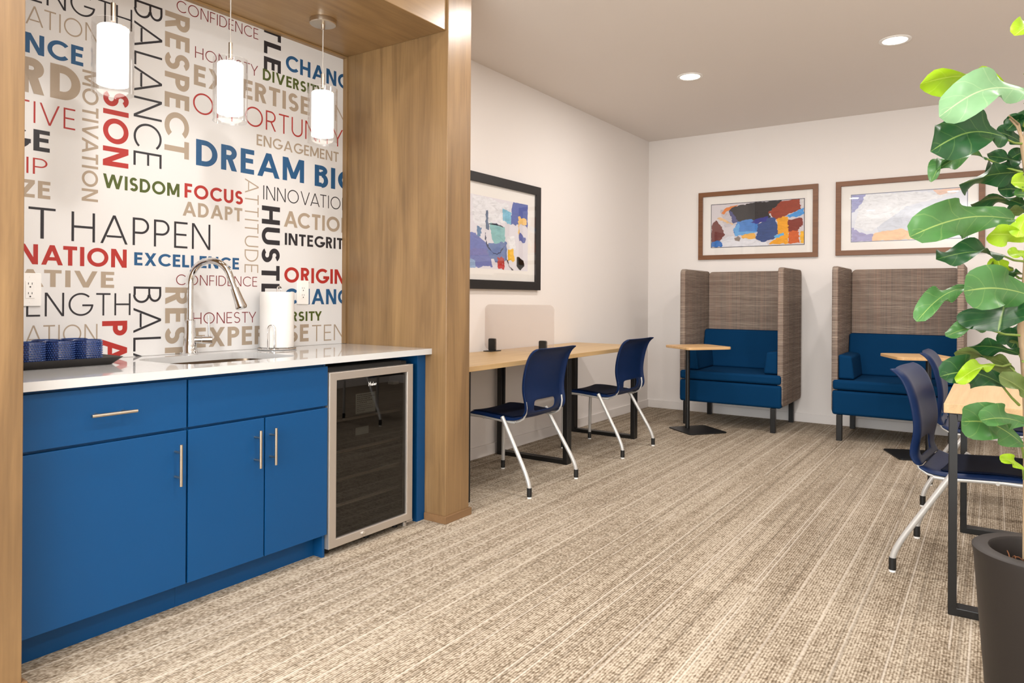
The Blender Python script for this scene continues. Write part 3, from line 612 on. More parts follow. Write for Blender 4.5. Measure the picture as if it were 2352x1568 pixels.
MB().box(0.56, 0.63, FY1-.12, FY1-.01, 0.8355, 0.856).build('top_hinge', M['blackp'], fr, 0.003)
lg = MB(); L = layout('Haier', 0.17, 0.11); W_ = L[-1][2]; S_ = 0.052/W_
for P, x, x1 in L:
    for pid, poly in zip(P.ids, P): lg.add([(0.6563+pid*.0001, 0.957+(x+px)*S_, 0.755+py*S_*1.0) for px, py in poly], [tuple(range(len(poly)))])
lg.build('brand_lettering', M['white'], fr, merge=False)
lb = MB().box(0.640, 0.641, 0.888, 1.018, 0.626, 0.722)
box('warning_label', M['label'], 0.640, 0.641, 0.888, 0.973, 0.524, 0.560, fr)
lo = lb.build('warning_label', M['label'], fr)
ln = MB()
for k in range(9):
    z = 0.711-k*.0092; wdt = [.10, .112, .09, .105, .07, .112, .108, .112, .06][k]; y = 0.896
    while y < 0.896+wdt-.008: wl = random.uniform(.006, .014); ln.add([(0.6413, y, z), (0.6413, y+wl, z), (0.6413, y+wl, z+(.004 if k < 5 else .0025)), (0.6413, y, z+(.004 if k < 5 else .0025))], [(0, 1, 2, 3)]); y += wl+.003
ln.build('label_print', M['labelink'], lo, merge=False)
MB().box(0.56, 0.60, FY1-.075, FY1-.031, 0.735, 0.75).build('latch', M['white'], fr, 0.002)

# ------------------------------------------------------------------ pendants
pd0 = thing('pendant_lamp', 'x', 'pendant lamp', (0, 0, 2.586), 'glass pendants above the worktop')
PX = Vector((0, 0, 2.586))
lo_ = lambda *a: Vector(a)
MB().lathe([(0.066, 0), (0.067, -0.004), (0.067, -0.022), (0.063, -0.026), (0.010, -0.027), (0.009, -0.05), (0.004, -0.052)], (0, 0, 0), 32).build('canopy', M['nickel'], pd0, smooth=40, local=True)
random.seed(3)
MB().tube([(0.001*math.sin(k*1.7), 0.001*math.cos(k*2.3), -0.05-k*0.0255) for k in range(10)], 0.0028, 8).build('cord', M['cord'], pd0, smooth=60, local=True)
MB().tube([(0, 0, -0.275), (0, 0, -0.345)], 0.009, 14).tube([(-.078, 0, -0.377), (.078, 0, -0.377)], .003, 8).build('socket_stem', M['nickel'], pd0, smooth=40, local=True)
MB().lathe([(0.0, -0.367), (0.050, -0.367), (0.0545, -0.372), (0.0545, -0.590), (0.0525, -0.590), (0.0525, -0.376), (0.0, -0.374)], (0, 0, 0), 36).build('inner_shade', M['shade'], pd0, smooth=40, local=True)
MB().lathe([(0.0705, -0.350), (0.073, -0.350), (0.073, -0.625), (0.0705, -0.625)], (0, 0, 0), 40, close=True).build('outer_glass', M['glass'], pd0, smooth=40, local=True)
for i, (y, lb) in enumerate([(-0.10, 'lit glass cylinder pendant nearest the left column, partly out of frame'), (0.407, 'lit glass cylinder pendant in the middle of the three over the faucet'), (0.93, 'lit glass cylinder pendant with its round canopy visible, nearest the right column')]):
    o = pd0 if i == 0 else copy_tree(pd0); o.location = (0.345, y, 2.5858); o['label'] = lb

# ------------------------------------------------------------------ downlights
dl0 = thing('downlight', 'x', 'downlight', (0, 0, CEIL), 'recessed ceiling downlights')
MB().lathe([(0.098, 0), (0.098, -0.004), (0.090, -0.008), (0.076, -0.005), (0.074, 0)], (0, 0, 0), 40).build('trim_ring', M['white'], dl0, smooth=40, local=True)
MB().lathe([(0.0, -0.0035), (0.0755, -0.0035), (0.0755, -0.001)], (0, 0, 0), 40).build('lens', M['lens'], dl0, smooth=40, local=True)
DLL = ['lit round ceiling downlight above the left blue booth, farthest row', 'lit round ceiling downlight above the right blue booth, farthest row', 'round ceiling downlight in the far right corner, behind the plant',
       'round ceiling downlight in front of the wooden column, cut by the top edge', 'round ceiling downlight over the middle of the floor', 'round ceiling downlight over the right desk',
       'round ceiling downlight in front of the kitchenette', 'round ceiling downlight near the camera', 'round ceiling downlight to the right of the camera',
       'round ceiling downlight at the window end, left', 'round ceiling downlight at the window end, middle', 'round ceiling downlight at the window end, right']
for i, (x, y) in enumerate(DOWN):
    o = dl0 if i == 0 else copy_tree(dl0); o.location = (x, y, CEIL); o['label'] = DLL[i]

# ------------------------------------------------------------------ framed prints
def art(name, label, axis, a0, a1, b0, b1, wall, sgn, fw, mat, pr, patches, base, frame_mat, border=None):
    """frame on a wall; a = horizontal coordinate, b = height; pr = print rectangle"""
    t = thing(name, label, 'picture', ((wall, (a0+a1)/2, b0) if axis == 'x' else ((a0+a1)/2, wall, b0)), 'framed abstract prints')
    c = lambda d: wall+sgn*d
    MB().ring(a0, a1, b0, b1, fw, min(c(0.001), c(0.03)), max(c(0.001), c(0.03)), axis).build('frame', frame_mat, t, 0.002)
    def slab(name, x0, x1, y0, y1, d0, d1, m, par):
        b = MB(); lo, hi = min(c(d0), c(d1)), max(c(d0), c(d1))
        (b.box(lo, hi, x0, x1, y0, y1) if axis == 'x' else b.box(x0, x1, lo, hi, y0, y1)); return b.build(name, m, par)
    slab('mat_board', a0+fw, a1-fw, b0+fw, b1-fw, 0.004, 0.010, mat, t)
    pm = [plain(name+'_ground', base, 0.6)]; b = MB(); x0, x1, y0, y1 = pr
    P3 = (lambda u, v, d: (c(d), u, v)) if axis == 'x' else (lambda u, v, d: (u, c(d), v))
    d = 0.0102
    if border: 
        e = .006; pm.append(plain(name+'_border', border, 0.6)); b.add([P3(u, v, d) for u, v in ((x0-e, y0-e), (x1+e, y0-e), (x1+e, y1+e), (x0-e, y1+e))], [(0, 1, 2, 3)], 1); d += .0001
    b.add([P3(u, v, d) for u, v in ((x0, y0), (x1, y0), (x1, y1), (x0, y1))], [(0, 1, 2, 3)], 0)
    rnd = random.Random(5)
    for rgb, poly in patches:
        d += 0.0001; pm.append(paint(name+'_paint', rgb)); q = []
        for i in range(len(poly)):
            (ua, va), (ub, vb) = poly[i], poly[(i+1) % len(poly)]; nn = max(2, int(math.hypot(ub-ua, vb-va)/0.022))
            for k in range(nn):
                s = k/nn; u = ua+(ub-ua)*s+(rnd.uniform(-.009, .009) if k else 0); v = va+(vb-va)*s+(rnd.uniform(-.018, .018) if k else 0)
                q.append((min(1, max(0, u)), min(1, max(0, v))))
        b.add([P3(x0+(x1-x0)*u, y1-(y1-y0)*v, d) for u, v in q], [tuple(range(len(q)))], len(pm)-1)
    b.build('print', pm, t, merge=False)
    slab('glass', a0+fw, a1-fw, b0+fw, b1-fw, 0.0235, 0.0255, M['picture_glass'], t); return t
def paint(name, rgb):
    m, nt, b = new_mat(name); n = noise(nt, mapped(nt, (9, 9, 26)), 1.0, 5, 0.7, 1.5); a = lin(*rgb)
    r = ramp(nt, [(0.32, tuple(x*0.8 for x in a[:3])+(1,)), (0.5, a), (0.7, tuple(min(1, x*1.1+.01) for x in a[:3])+(1,))]); nt.links.new(n, r.inputs[0])
    nt.links.new(r.outputs[0], b.inputs['Base Color']); b.inputs['Roughness'].default_value = 0.5; return m
def curve_patch(pts, w): 
    L_, R2 = [], []
    for i, (u, v) in enumerate(pts):
        a = pts[max(i-1, 0)]; b = pts[min(i+1, len(pts)-1)]; dx, dy = b[0]-a[0], b[1]-a[1]; l = math.hypot(dx, dy) or 1
        L_.append((u-dy/l*w, v+dx/l*w)); R2.append((u+dy/l*w, v-dx/l*w))
    return L_+R2[::-1]
A2 = [((196, 190, 196), [(.1, .12), (.2, .1), (.3, .5), (.15, .55)]), ((226, 226, 232), [(.02, .95), (.2, .75), (.33, .8), (.6, .88), (.63, 1), (.1, 1)]),
      ((230, 190, 140), [(.06, .33), (.1, .3), (.25, .47), (.24, .5)]), ((34, 28, 30), [(.2, .08), (.5, .0), (.77, .0), (.74, .12), (.63, .25), (.66, .4), (.48, .42), (.33, .47), (.25, .4), (.2, .2)]),
      ((74, 76, 128), [(.2, .12), (.24, .2), (.3, .42), (.25, .46), (.21, .25)]), ((150, 52, 18), [(.77, .02), (.95, 0), (.97, .22), (.85, .3), (.78, .42), (.7, .42), (.63, .25), (.72, .12)]),
      ((226, 126, 44), [(.11, .22), (.17, .08), (.3, .03), (.22, .12), (.14, .24)]), ((112, 48, 42), [(0, .5), (.05, .36), (.12, .52), (.155, .72), (.1, .85), (0, .92)]),
      ((44, 112, 190), [(0, .9), (.06, .84), (.11, .88), (.13, .96), (.11, 1), (0, 1)]), ((150, 134, 124), [(.26, .8), (.3, .75), (.33, .8), (.32, .88), (.27, .86)]),
      ((236, 176, 66), [(.33, .72), (.48, .70), (.5, .84), (.42, .84), (.34, .8)]), ((60, 128, 204), [(.25, .62), (.3, .42), (.43, .38), (.52, .46), (.52, .68), (.4, .7), (.27, .75)]),
      ((96, 168, 226), [(.25, .6), (.3, .46), (.32, .5), (.31, .66), (.5, .66), (.52, .7), (.4, .72), (.27, .76)]), ((48, 76, 134), [(.52, .5), (.62, .38), (.7, .38), (.75, .7), (.7, .84), (.58, .92), (.5, .84)]),
      ((40, 44, 138), [(.44, .46), (.55, .36), (.63, .34), (.6, .46), (.5, .5)]), ((208, 92, 18), [(.84, .5), (.93, .58), (.96, .97), (.84, .97)]),
      ((242, 166, 14), [(.72, .42), (.78, .36), (.84, .38), (.84, .97), (.64, .97), (.66, .92), (.73, .82)]), ((128, 36, 14), [(.84, .44), (.98, .42), (.99, .58), (.93, .7), (.84, .7)]),
      ((244, 184, 30), [(.96, .74), (1, .68), (1, .97), (.97, .97)]), ((66, 152, 222), [(.81, .38), (.9, .28), (1, .2), (1, .33), (.92, .4)]), ((222, 218, 216), [(.97, 0), (1, 0), (1, .15), (.98, .2)]),
      ((96, 176, 226), [(.69, .80), (.79, .72), (.8, .78), (.71, .85)])]
A3 = [((206, 212, 224), [(.2, .62), (.5, .3), (.8, .28), (1, .4), (1, .9), (.6, .95), (.25, .82)]), ((232, 234, 238), [(.12, 0), (.6, .02), (.9, .12), (.5, .3), (.18, .8), (.02, .7), (.08, .25)]),
      ((156, 160, 206), [(0, 0), (.13, 0), (.09, .2), (.03, .36), (0, .38)]), ((160, 156, 200), [(0, .70), (.06, .78), (.14, .86), (.22, .86), (.2, 1), (0, 1)]),
      ((244, 196, 150), [(.2, .86), (.28, .8), (.44, .76), (.52, .82), (.56, 1), (.19, 1)]), ((236, 200, 180), [(.72, 0), (.96, 0), (.9, .1), (.76, .1)])]
A1 = [((232, 232, 236), [(.15, 0), (.7, .05), (.66, .3), (.3, .45), (.16, .35)]), ((112, 122, 184), [(0, .50), (.2, .52), (.36, .64), (.45, .97), (0, 1)]), ((150, 178, 214), [(0, .86), (.2, .9), (.2, 1), (0, 1)]),
      ((136, 190, 190), [(.40, .36), (.62, .38), (.64, .60), (.5, .70), (.43, .55)]), ((98, 132, 170), [(.22, .42), (.29, .44), (.27, .56), (.22, .56)]), ((78, 98, 172), [(.76, .0), (1, .0), (1, .37), (.9, .27), (.85, .32), (.72, .34), (.73, .15)]),
      ((134, 196, 222), [(.59, .12), (.73, .16), (.72, .34), (.60, .30)]), ((106, 128, 178), [(.38, .64), (.66, .60), (.66, .86), (.5, .9), (.36, .78)]), ((92, 104, 170), [(.85, .42), (.97, .52), (.94, .58), (.86, .56)]),
      ((96, 112, 140), [(.34, .18), (.37, .18), (.39, .46), (.34, .44)]), ((236, 236, 238), [(.66, .52), (.78, .50), (.8, .70), (.68, .72)]), ((246, 190, 20), [(.68, .70), (.77, .69), (.78, .86), (.68, .87)]),
      ((182, 62, 54), [(.52, .82), (.62, .83), (.62, .92), (.52, .92)]), ((196, 24, 24), [(.52, .92), (.62, .92), (.62, 1), (.53, .99)]), ((244, 200, 120), [(.84, .2), (.97, .22), (.98, .3), (.86, .32), (.86, .45), (.84, .45)]),
      ((58, 66, 96), curve_patch([(.34, .5), (.34, .6), (.38, .7), (.46, .78), (.56, .76), (.62, .66)], .006)), ((80, 80, 84), curve_patch([(.66, .85), (.7, .95), (.76, 1.0)], .003)), ((80, 80, 84), curve_patch([(.82, .8), (.92, .84), (.94, .93), (.88, .99), (.82, .93)], .003)),
      ((70, 74, 90), curve_patch([(.38, .38), (.46, .36), (.55, .37), (.6, .39)], .004))]
art('framed_print', 'brown framed abstract print in black, orange and blue above the left booth', 'y', 0.573, 1.750, 1.600, 2.302, YB, -1, 0.046, M['mat'], (0.709, 1.622, 1.727, 2.168), A2, (214, 208, 212), M['frame_wood'], (40, 44, 58))
art('framed_print', 'pale lavender and peach abstract print in a brown frame above the right booth', 'y', 1.908, 3.085, 1.606, 2.302, YB, -1, 0.046, M['mat'], (2.043, 2.955, 1.733, 2.168), A3, (222, 226, 236), M['frame_wood'], (110, 118, 140))
art('framed_print', 'black framed abstract print in blue and white above the left desks', 'x', 2.30, 3.525, 1.252, 2.106, 0.0, 1, 0.068, M['mat'], (2.475, 3.352, 1.404, 1.944), A1, (226, 222, 228), M['frame_black'])

# ------------------------------------------------------------------ desks
def leg_frame(par, x0, x1, y0, y1, zt):
    b = MB(); t = 0.034; q = 0.03
    b.box(x0, x0+t, y0, y1, 0, zt).box(x1-t, x1, y0, y1, 0, zt).box(x0+t, x1-t, y0, y1, 0, q).box(x0+t, x1-t, y0, y1, zt-q, zt)
    return b.build('leg_frame', M['black'], par, 0.003)
dA = thing('desk', 'light oak desk with black U-frame legs beside the wooden column, under the black framed print', 'desk', (0.34, 2.33, 0), 'light oak desks with black frames')
box('tabletop', M['oak'], 0.022, 0.678, 1.70, 2.929, 0.760, 0.790, dA, 0.0015)
leg_frame(dA, 0.035, 0.650, 1.715, 1.775, 0.7595); leg_frame(dA, 0.035, 0.650, 2.900, 2.928, 0.7595)
dB = thing('desk', 'light oak desk with black U-frame legs farther along the left wall, by the far corner', 'desk', (0.34, 3.5, 0), 'light oak desks with black frames')
box('tabletop', M['oak'], 0.022, 0.678, 2.931, 4.14, 0.760, 0.790, dB, 0.0015)
leg_frame(dB, 0.035, 0.650, 2.932, 2.962, 0.7595); leg_frame(dB, 0.035, 0.650, 4.036, 4.098, 0.7595)
dC = thing('desk', 'light oak desk with black frame legs at the right edge, behind the potted plant', 'desk', (3.5, 2.3, 0), 'light oak desks with black frames')
box('tabletop', M['oak'], 3.000, 4.30, 1.650, 2.88, 0.760, 0.795, dC, 0.0015)
def leg_frame2(y0, y1):
    b = MB(); t = 0.026; b.box(3.016, 3.016+t, y0, y1, 0, 0.7595).box(4.25, 4.25+t, y0, y1, 0, 0.7595).box(3.016+t, 4.25, y0, y1, 0, 0.03).box(3.016+t, 4.25, y0, y1, 0.73, 0.7595); b.build('leg_frame', M['black'], dC, 0.003)
leg_frame2(1.655, 1.715); leg_frame2(2.80, 2.86)
dv = thing('desk_divider', 'frosted acrylic privacy divider with black clamp feet standing on the left desk', 'divider', (0.3, 2.78, 0.79))
MB().prism(rrect(0.008, 0.606, 0.803, 1.138, 0.04, 6), 2.776, 2.784, axis='y').build('frosted_panel', M['frosted'], dv, 0.001)
for xc in (0.075, 0.517):
    MB().prism(rrect(xc-.028, xc+.028, 0.7945, 0.885, 0.01, 4), 2.766, 2.794, axis='y').box(xc-.036, xc+.036, 2.715, 2.845, 0.7903, 0.796).build('clamp_foot', M['blackp'], dv, 0.002)

# ------------------------------------------------------------------ chairs (face -x in local space)
ch0 = thing('stacking_chair', 'x', 'chair', (0, 0, 0), 'navy stacking chairs at the desks')
PROF = [(-.232, .447), (-.222, .462), (-.19, .468), (-.12, .466), (-.03, .459), (.05, .452), (.11, .449), (.145, .453), (.172, .468), (.187, .492), (.191, .520), (.186, .555), (.178, .59), (.174, .63), (.178, .68), (.189, .74), (.203, .79), (.222, .835), (.248, .865), (.280, .880)]
HWP = [.205, .220, .228, .232, .234, .234, .232, .230, .228, .228, .229, .231, .234, .237, .240, .241, .241, .240, .238, .228]
TS = [-1, -.955, -.74, -.52, -.26, 0, .26, .52, .74, .955, 1]
def shell(i0, i1, mat, name, hole=None, lift=0.0):
    b = MB(); n = len(TS)
    for i in range(i0, i1+1):
        x, z = PROF[i]; w = HWP[i]
        for t in TS:
            if i <= 6: zz = z-0.012*(1-t*t)+lift; xx = x
            else:
                k = min(1, (i-6)/5); zz = z-0.012*(1-t*t)*(1-k)+lift; xx = x+0.022*(1-t*t)*k
            if abs(t) == 1: k = max(0, min(1, (i-5)/4)); xx += .032*k; zz -= .018*(1-k); w_ = w+.003
            else: w_ = w
            b.v.append(Vector((xx, t*w_, zz)))
    for i in range(i1-i0):
        for j in range(n-1):
            if hole and hole[0] <= i+i0 < hole[1] and hole[2] <= j < hole[3]: continue
            b.f.append((i*n+j, i*n+j+1, (i+1)*n+j+1, (i+1)*n+j)); b.m.append(0)
    return b.build(name, mat, ch0, smooth=80, sub=2, solid=0.011, local=True)
shell(0, 8, M['seatblue'], 'seat_shell')
shell(8, 19, M['seatblue'], 'backrest', (9, 11, 3, 7))
shade_sheet = MB(); pp = [(-.215, .4695), (-.12, .4735), (-.03, .4665), (.05, .459), (.11, .456)]  # dark sheet over the seat shell, its shade put into the colour
for i, (x, z) in enumerate(pp):
    for t in TS: shade_sheet.v.append(Vector((x, t*.212, z-0.011*(1-t*t)+(-.002 if abs(t) == 1 else .002))))
n = len(TS)
for i in range(len(pp)-1):
    for j in range(n-1): shade_sheet.f.append((i*n+j, i*n+j+1, (i+1)*n+j+1, (i+1)*n+j)); shade_sheet.m.append(0)
shade_sheet.build('seat_shade', M['seatshade'], ch0, smooth=80, sub=1, solid=0.006, local=True)
rail = MB()
for s in (-1, 1):
    rail.tube([(-.268, s*.225, .425), (-.262, s*.226, .437), (-.24, s*.226, .441), (-.12, s*.226, .441), (.0, s*.226, .433), (.08, s*.224, .424), (.13, s*.22, .425)], .0095, 10)
    rail.tube([(.12, s*.216, .427), (.155, s*.213, .433), (.185, s*.211, .452), (.202, s*.211, .485), (.206, s*.212, .52), (.201, s*.213, .555)], .0058, 10)
rail.tube([(-.10, -.235, .436), (-.10, .235, .436)], .008, 8).tube([(.06, -.238, .425), (.06, .238, .425)], .008, 8)
rail.build('side_rail', M['silver'], ch0, smooth=40, local=True)
def leg(pts, r):
    o = MB().tube(pts, r, 14).build('leg', M['silver'], ch0, smooth=40, local=True); e = Vector(pts[-1])
    cp = MB().tube([e+Vector((0, 0, 0.056)), e+Vector((0, 0, 0.004))], r+.0022, 14).build('foot_cap', M['blackp'], o, smooth=40, local=True)
    MB().tube([e+Vector((0, 0, .004)), e+Vector((0, 0, -.0055))], r+.001, 14).build('glide', M['white'], o, smooth=40, local=True)
for s in (-1, 1):
    leg([(-.262, s*.226, .437), (-.268, s*.225, .30), (-.272, s*.225, .006)], .0125)
    st = [Vector((.055, s*.254, .458)), Vector((.21, s*.272, .20))]
    leg(st+bez(st[1], (.268, s*.281, .105), (.274, s*.282, .062), 7)[1:]+[Vector((.275, s*.283, .006))], .0128)
chairs = [(.612, 2.322, 0.0, 'navy stacking chair at the near left desk, beside the wooden column'),
          (.606, 3.605, 0, 'navy stacking chair at the far left desk, nearer the room corner'),
          (3.092, 2.268, PI-.085, 'navy stacking chair at the right desk, the nearer of the two'),
          (3.095, 3.50, PI, 'navy stacking chair at the right desk, the farther one, before the right booth')]
for i, (x, y, rz, lb) in enumerate(chairs):
    o = ch0 if i == 0 else copy_tree(ch0); o.location = (x, y, 0); o.rotation_euler = (0, 0, rz); o['label'] = lb

# ------------------------------------------------------------------ high-back booths (face -y in local space)
bo0 = thing('high_back_booth', 'x', 'sofa', (0, 0, 0), 'high-backed booth seats on the back wall')
def wing(s):
    x0, x1 = (0.427, 0.475) if s > 0 else (-0.475, -0.427)
    return MB().prism(rrect(-.367, .355, .232, 1.474, .045, 6), x0, x1, axis='x').build('wing_panel', M['tweed'], bo0, 0.010, smooth=40, seg=3, local=True)
wing(-1); wing(1)
MB().prism(rrect(-.425, .425, .30, 1.468, .045, 6), .300, .350, axis='y').build('back_panel', M['tweed'], bo0, 0.010, smooth=40, seg=3, local=True)
box('seat_base', M['sofa'], -.466, .466, -.395, .298, .220, .424, bo0, 0.022, smooth=40, seg=4, local=True)
bm_ = MB().box(-.425, .425, -.34, .298, .424, .43); 
MB().prism([(-.398, .430), (-.398, .512), (.298, .522), (.298, .430)], -.462, .462, axis='x').build('seat_cushion', M['sofa'], bo0, 0.022, smooth=40, seg=4, local=True)
# trim the cushion behind the wings with the back cushion and arms
MB().prism([(.095, .518), (.185, .885), (.298, .885), (.298, .518)], -.424, .424, axis='x').build('back_cushion', M['sofa'], bo0, 0.02, smooth=40, seg=4, local=True)
for s in (-1, 1):
    a, b, c = s*.4255, s*.300, s*.325
    poly = [(a, .518), (b, .518), (c, .712), (a, .725)]
    MB().prism(poly, -.345, .13, axis='y').build('arm_cushion', M['sofa'], bo0, 0.018, smooth=40, seg=4, local=True)
for x in (-.410, .395):
    for y in (-.365, .315): box('leg', M['black'], x-.022, x+.022, y-.022, y+.022, 0, .2195, bo0, 0.004, local=True)
booths = [(1.137, 5.402, 'high-backed tweed booth with blue cushions under the dark orange and blue print'), (2.487, 5.385, 'high-backed tweed booth with blue cushions under the pale lavender print')]
for i, (x, y, lb) in enumerate(booths):
    o = bo0 if i == 0 else copy_tree(bo0); o.location = (x, y, 0); o['label'] = lb

# ------------------------------------------------------------------ laptop tables
tb0 = thing('laptop_table', 'x', 'side table', (0, 0, 0), 'small pedestal tables before the booths')
MB().prism(rrect(-.19, .19, -.19, .19, .03, 5), 0.0005, .010).build('base_plate', M['black'], tb0, 0.002, local=True)
MB().tube([(-.046, .091, .0095), (-.046, .091, .742)], .0195, 20).build('pole', M['black'], tb0, smooth=40, local=True)
MB().prism(rrect(-.225, .225, -.21, .21, .05, 6), .7425, .765).build('tabletop', M['oak_small'], tb0, 0.003, local=True)
for i, (x, y, rz, lb) in enumerate([(.942, 4.748, math.radians(52), 'small pedestal laptop table with oak top in front of the left booth'), (2.675, 4.73, math.radians(-66), 'small pedestal laptop table with oak top in front of the right booth')]):
    o = tb0 if i == 0 else copy_tree(tb0); o.location = (x, y, 0); o.rotation_euler = (0, 0, rz); o['label'] = lb

# ------------------------------------------------------------------ potted fiddle-leaf fig
PC = Vector((3.272, .895, 0)); PD = (PC-CAM).dot(F_)
def at(u, v, dd=0.0): 
    d = F_+R_*((u-1176)/FPX)-U_*((v-PYC)/FPX); return CAM+d*(PD+dd)
pl = thing('potted_fig', 'tall artificial fiddle-leaf fig in a charcoal planter at the right edge', 'potted plant', PC)
PR = 0.165
pot = MB().lathe([(0.118, 0.001), (0.125, 0.01), (PR-.004, .48), (PR, .50), (PR, .506), (PR-.006, .51), (PR-.038, .51), (PR-.042, .503), (PR-.044, .40), (0.0, .40)], PC, 48).build('planter', M['pot'], pl, smooth=35)
MB().lathe([(0.0, .452), (.06, .455), (.119, .446), (.119, .41)], PC, 24).build('soil', M['soil'], pl, smooth=60)
rnd = random.Random(11); ms = MB()
for k in range(70):
    a = rnd.uniform(0, 2*PI); r = rnd.uniform(.02, .105); p = PC+Vector((r*math.cos(a), r*math.sin(a), .455)); dvec = Vector((rnd.uniform(-1, 1), rnd.uniform(-1, 1), rnd.uniform(0.1, .7)))*.03
    ms.tube([p, p+dvec*.5+Vector((0, 0, .004)), p+dvec], .0016, 5)
fb = ms.build('bark_fibre', M['moss'], pl); fb['kind'] = 'stuff'
tk = [at(2362, 1285, -.02), at(2362, 1150), at(2362, 1000), at(2359, 900), at(2353, 830, .01), at(2345, 755), at(2356, 650), at(2364, 520), at(2362, 420), at(2351, 345), at(2346, 315)]
MB().tube(tk, [.0135, .0125, .0115, .011, .0095, .009, .009, .0085, .008, .007, .005], 12).tube([at(2347, 318), at(2336, 290, .01), at(2318, 272, .02)], [.0035, .003, .002], 8).tube([at(2347, 318), at(2340, 285, .01), at(2318, 266, -.02)], [.0035, .003, .002], 8).tube([at(2350, 330), at(2358, 290), at(2372, 150, .02), at(2380, 60, .02)], [.005, .004, .003, .003], 8).build('trunk', M['trunk'], pl, smooth=60)
WPROF = [(0, .10), (.04, .26), (.1, .50), (.2, .70), (.32, .74), (.45, .80), (.58, .93), (.70, 1.0), (.82, .94), (.91, .70), (.97, .36), (1, .03)]
def wid(t):
    for (a, wa), (b, wb) in zip(WPROF, WPROF[1:]):
        if t <= b: return wa+(wb-wa)*(t-a)/(b-a)
    return 0
def leaf(bu, bv, tu, tv, wpx, kind, tilt=20, sgn=1, bd=0.0, td=-.05, arch=.08, fold=.18, ph=0, stem=None, wave=.095):
    B, T = at(bu, bv, bd), at(tu, tv, td); a = T-B; L = a.length; a.normalize(); vd = ((B+T)/2-CAM).normalized()
    s0 = a.cross(vd).normalized(); n0 = s0.cross(a).normalized()
    if n0.dot(vd) > 0: n0 = -n0
    if s0.z < 0 : s0 = -s0
    th = math.radians(tilt)*sgn; W = wpx*PD/FPX/max(.3, math.cos(th))/2
    S = s0*math.cos(th)-n0*math.sin(th); Nn = n0*math.cos(th)+s0*math.sin(th)
    b = MB(); b.uv = []; NT, NS = 18, 8
    for i in range(NT+1):
        t = i/NT
        for j in range(NS+1):
            x = j/NS*2-1; p = B+a*L*t+Vector((0, 0, 1))*(arch*L*math.sin(PI*t))
            wv = wave*L*math.sin(9.5*t+ph+(1.1 if x > 0 else 0))*abs(x)**2
            p = p+S*(x*W*wid(t)*(1+.10*math.sin(13*t+ph*2+(2 if x > 0 else 0))))+Nn*(fold*W*abs(x)**1.3*wid(t)+wv*wid(t))
            b.v.append(p); b.uv.append((j/NS, t))
    for i in range(NT):
        for j in range(NS): b.f.append((i*(NS+1)+j, i*(NS+1)+j+1, (i+1)*(NS+1)+j+1, (i+1)*(NS+1)+j)); b.m.append(0)
    nv = len(b.v)
    if stem: q = at(*stem); b.tube([B+a*L*.04, (B+q)/2+Vector((0, 0, -.006)), q], [.0025, .003, .0036], 6, 1)
    b.uv += [(.2, .5)]*(len(b.v)-nv)
    o = b.build('leaf', [LEAF[kind], M['stem']], pl, smooth=80, merge=False)
    return o
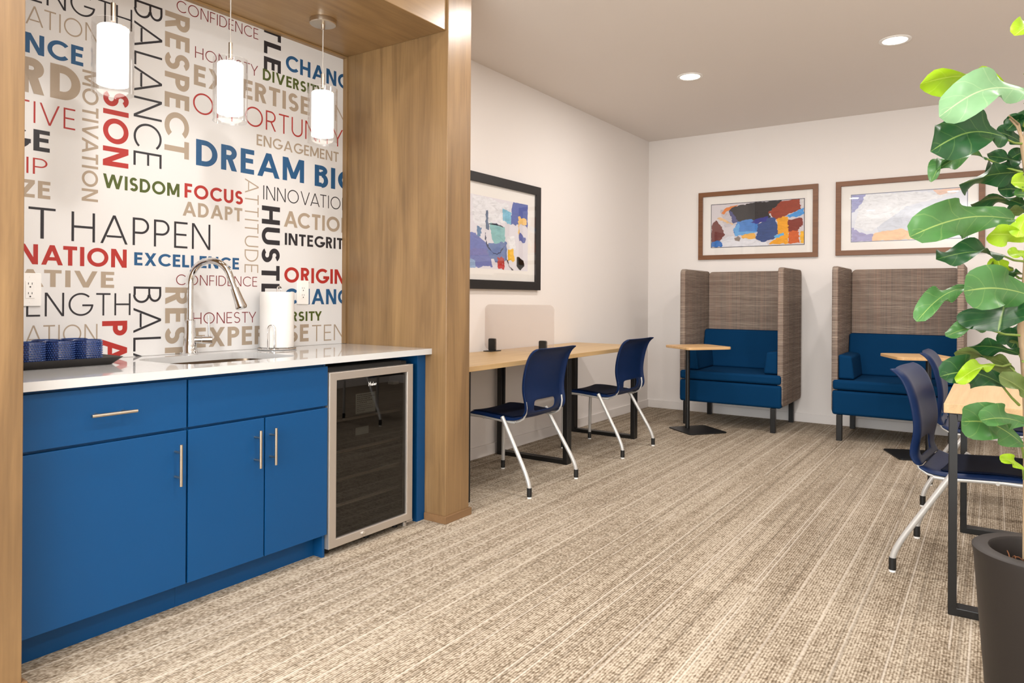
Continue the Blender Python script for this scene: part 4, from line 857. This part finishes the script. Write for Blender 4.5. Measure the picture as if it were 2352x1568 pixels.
LV = [(2400, 45, 2330, 82, 44, 'l', 30, 1, 0, -.06, .05, .2, 0, None), (2306, 193, 2114, 193, 46, 'l', 38, -1, .02, -.08, .07, .3, 1, (2330, 200)),
      (2370, 215, 2157, 268, 74, 'p', 25, 1, -.08, -.18, .12, .2, 2, (2352, 290)), (2312, 316, 2137, 348, 88, 'd', 25, 1, -.04, -.16, .10, .35, 3, (2348, 330)),
      (2268, 362, 2150, 392, 22, 'm', 60, 1, .02, -.06, .10, .2, 4, (2348, 395)), (2190, 352, 2139, 418, 22, 'm', 50, 1, .0, -.06, .12, .3, 1, None),
      (2352, 396, 2203, 424, 46, 'd', 50, -1, .04, .0, .05, .2, 5, None), (2360, 345, 2312, 372, 38, 'd', 30, -1, .06, .05, .05, .2, 2, None), (2345, 372, 2268, 358, 24, 'd', 55, 1, .05, .02, .02, .1, 2, None),
      (2375, 425, 2322, 420, 40, 'l', 20, 1, -.06, -.10, .03, .3, 0, None), (2375, 450, 2330, 448, 26, 'm', 30, 1, -.05, -.09, .03, .3, 0, None),
      (2330, 503, 2090, 543, 82, 'm', 15, 1, -.06, -.22, .06, .12, 0.4, (2352, 500)), (2350, 470, 2234, 468, 26, 'd', 62, -1, .04, .0, .10, .3, 2, None), (2352, 485, 2268, 498, 26, 'o', 50, -1, .04, .03, .05, .1, 1, None),
      (2362, 548, 2271, 538, 42, 'l', 25, -1, -.08, -.14, .03, .2, 2, None), (2360, 490, 2335, 545, 36, 'l', 10, 1, -.12, -.14, .02, .2, 1, None),
      (2306, 585, 2150, 596, 34, 'd', 55, 1, -.04, -.14, .05, .3, 3, (2352, 600)), (2290, 590, 2300, 622, 46, 'l', 35, -1, .0, .02, .0, .1, 1, None), (2362, 582, 2318, 586, 24, 'l', 40, 1, -.04, -.06, .02, .2, 1, None),
      (2330, 628, 2243, 622, 42, 'o', 30, -1, .05, .02, .04, .2, 4, (2352, 640)), (2352, 630, 2305, 625, 14, 'd', 60, -1, .04, .0, .02, .2, 4, None),
      (2372, 680, 2214, 668, 88, 'm', 12, 1, -.10, -.20, .05, .18, 1.5, None), (2310, 690, 2292, 762, 132, 'd', 30, 1, -.05, -.14, .02, .3, 2.2, None),
      (2222, 660, 2105, 738, 40, 'm', 25, 1, -.10, -.22, .08, .3, 0.8, (2345, 665)), (2272, 755, 2172, 772, 24, 'm', 50, 1, -.02, -.08, .06, .4, 2, (2345, 770)),
      (2352, 775, 2290, 768, 38, 'd', 25, -1, .06, .04, .02, .2, 2, None), (2346, 814, 2217, 797, 30, 'd', 55, -1, .02, -.02, .06, .2, 3, (2350, 830)),
      (2325, 843, 2194, 808, 24, 'o', 55, -1, .04, -.02, .05, .25, 1, (2352, 870)), (2330, 850, 2272, 848, 28, 'o', 35, -1, .05, .02, .02, .2, 1, None),
      (2306, 885, 2159, 864, 64, 'd', 25, 1, -.04, -.16, .08, .15, 0.2, (2341, 930)), (2284, 836, 2196, 878, 28, 'l', 30, 1, -.08, -.18, .05, .35, 2, (2320, 836)),
      (2372, 912, 2294, 862, 32, 'o', 40, 1, -.06, -.10, .03, .3, 2, None), (2365, 872, 2312, 872, 24, 'd', 40, 1, -.03, -.05, .02, .2, 2, None),
      (2352, 330, 2288, 302, 34, 'd', 35, 1, .08, .04, .04, .2, 1, None), (2366, 300, 2315, 268, 40, 'd', 40, -1, .06, .05, .04, .2, 3, None), (2362, 440, 2292, 436, 40, 'd', 35, 1, .08, .06, .05, .2, 2, None),
      (2360, 400, 2262, 396, 36, 'd', 50, 1, .09, .05, .06, .25, 4, None), (2362, 470, 2310, 488, 40, 'd', 30, -1, .09, .07, .03, .2, 0, None), (2365, 735, 2322, 800, 44, 'd', 20, 1, .08, .07, .02, .2, 2, None),
      (2368, 250, 2312, 300, 34, 'd', 30, 1, .05, .04, .02, .2, 2, None), (2366, 800, 2310, 770, 30, 'o', 40, 1, .07, .06, .03, .2, 1, None),
      (2350, 1020, 2208, 968, 72, 'm', 25, 1, -.04, -.16, .08, .15, 1.8, (2351, 1050)), (2362, 975, 2252, 965, 44, 'm', 30, 1, -.08, -.18, .05, .3, .7, None),
      (2352, 1080, 2296, 1054, 20, 'l', 35, 1, -.04, -.08, .08, .3, 1, (2352, 1100))]
for a in LV: leaf(*a)
for k in range(14):                                               # the side of the crown past the frame edge
    v = 120+k*68; u = 2470+rnd.uniform(-10, 110); leaf(2372, v+25, u, v+rnd.uniform(0, 60), rnd.uniform(45, 80), rnd.choice('dmmod'), rnd.uniform(10, 45), rnd.choice((-1, 1)), rnd.uniform(-.02, .04), rnd.uniform(-.15, .15), .08, .2, rnd.uniform(0, 6), (2354, v+50))
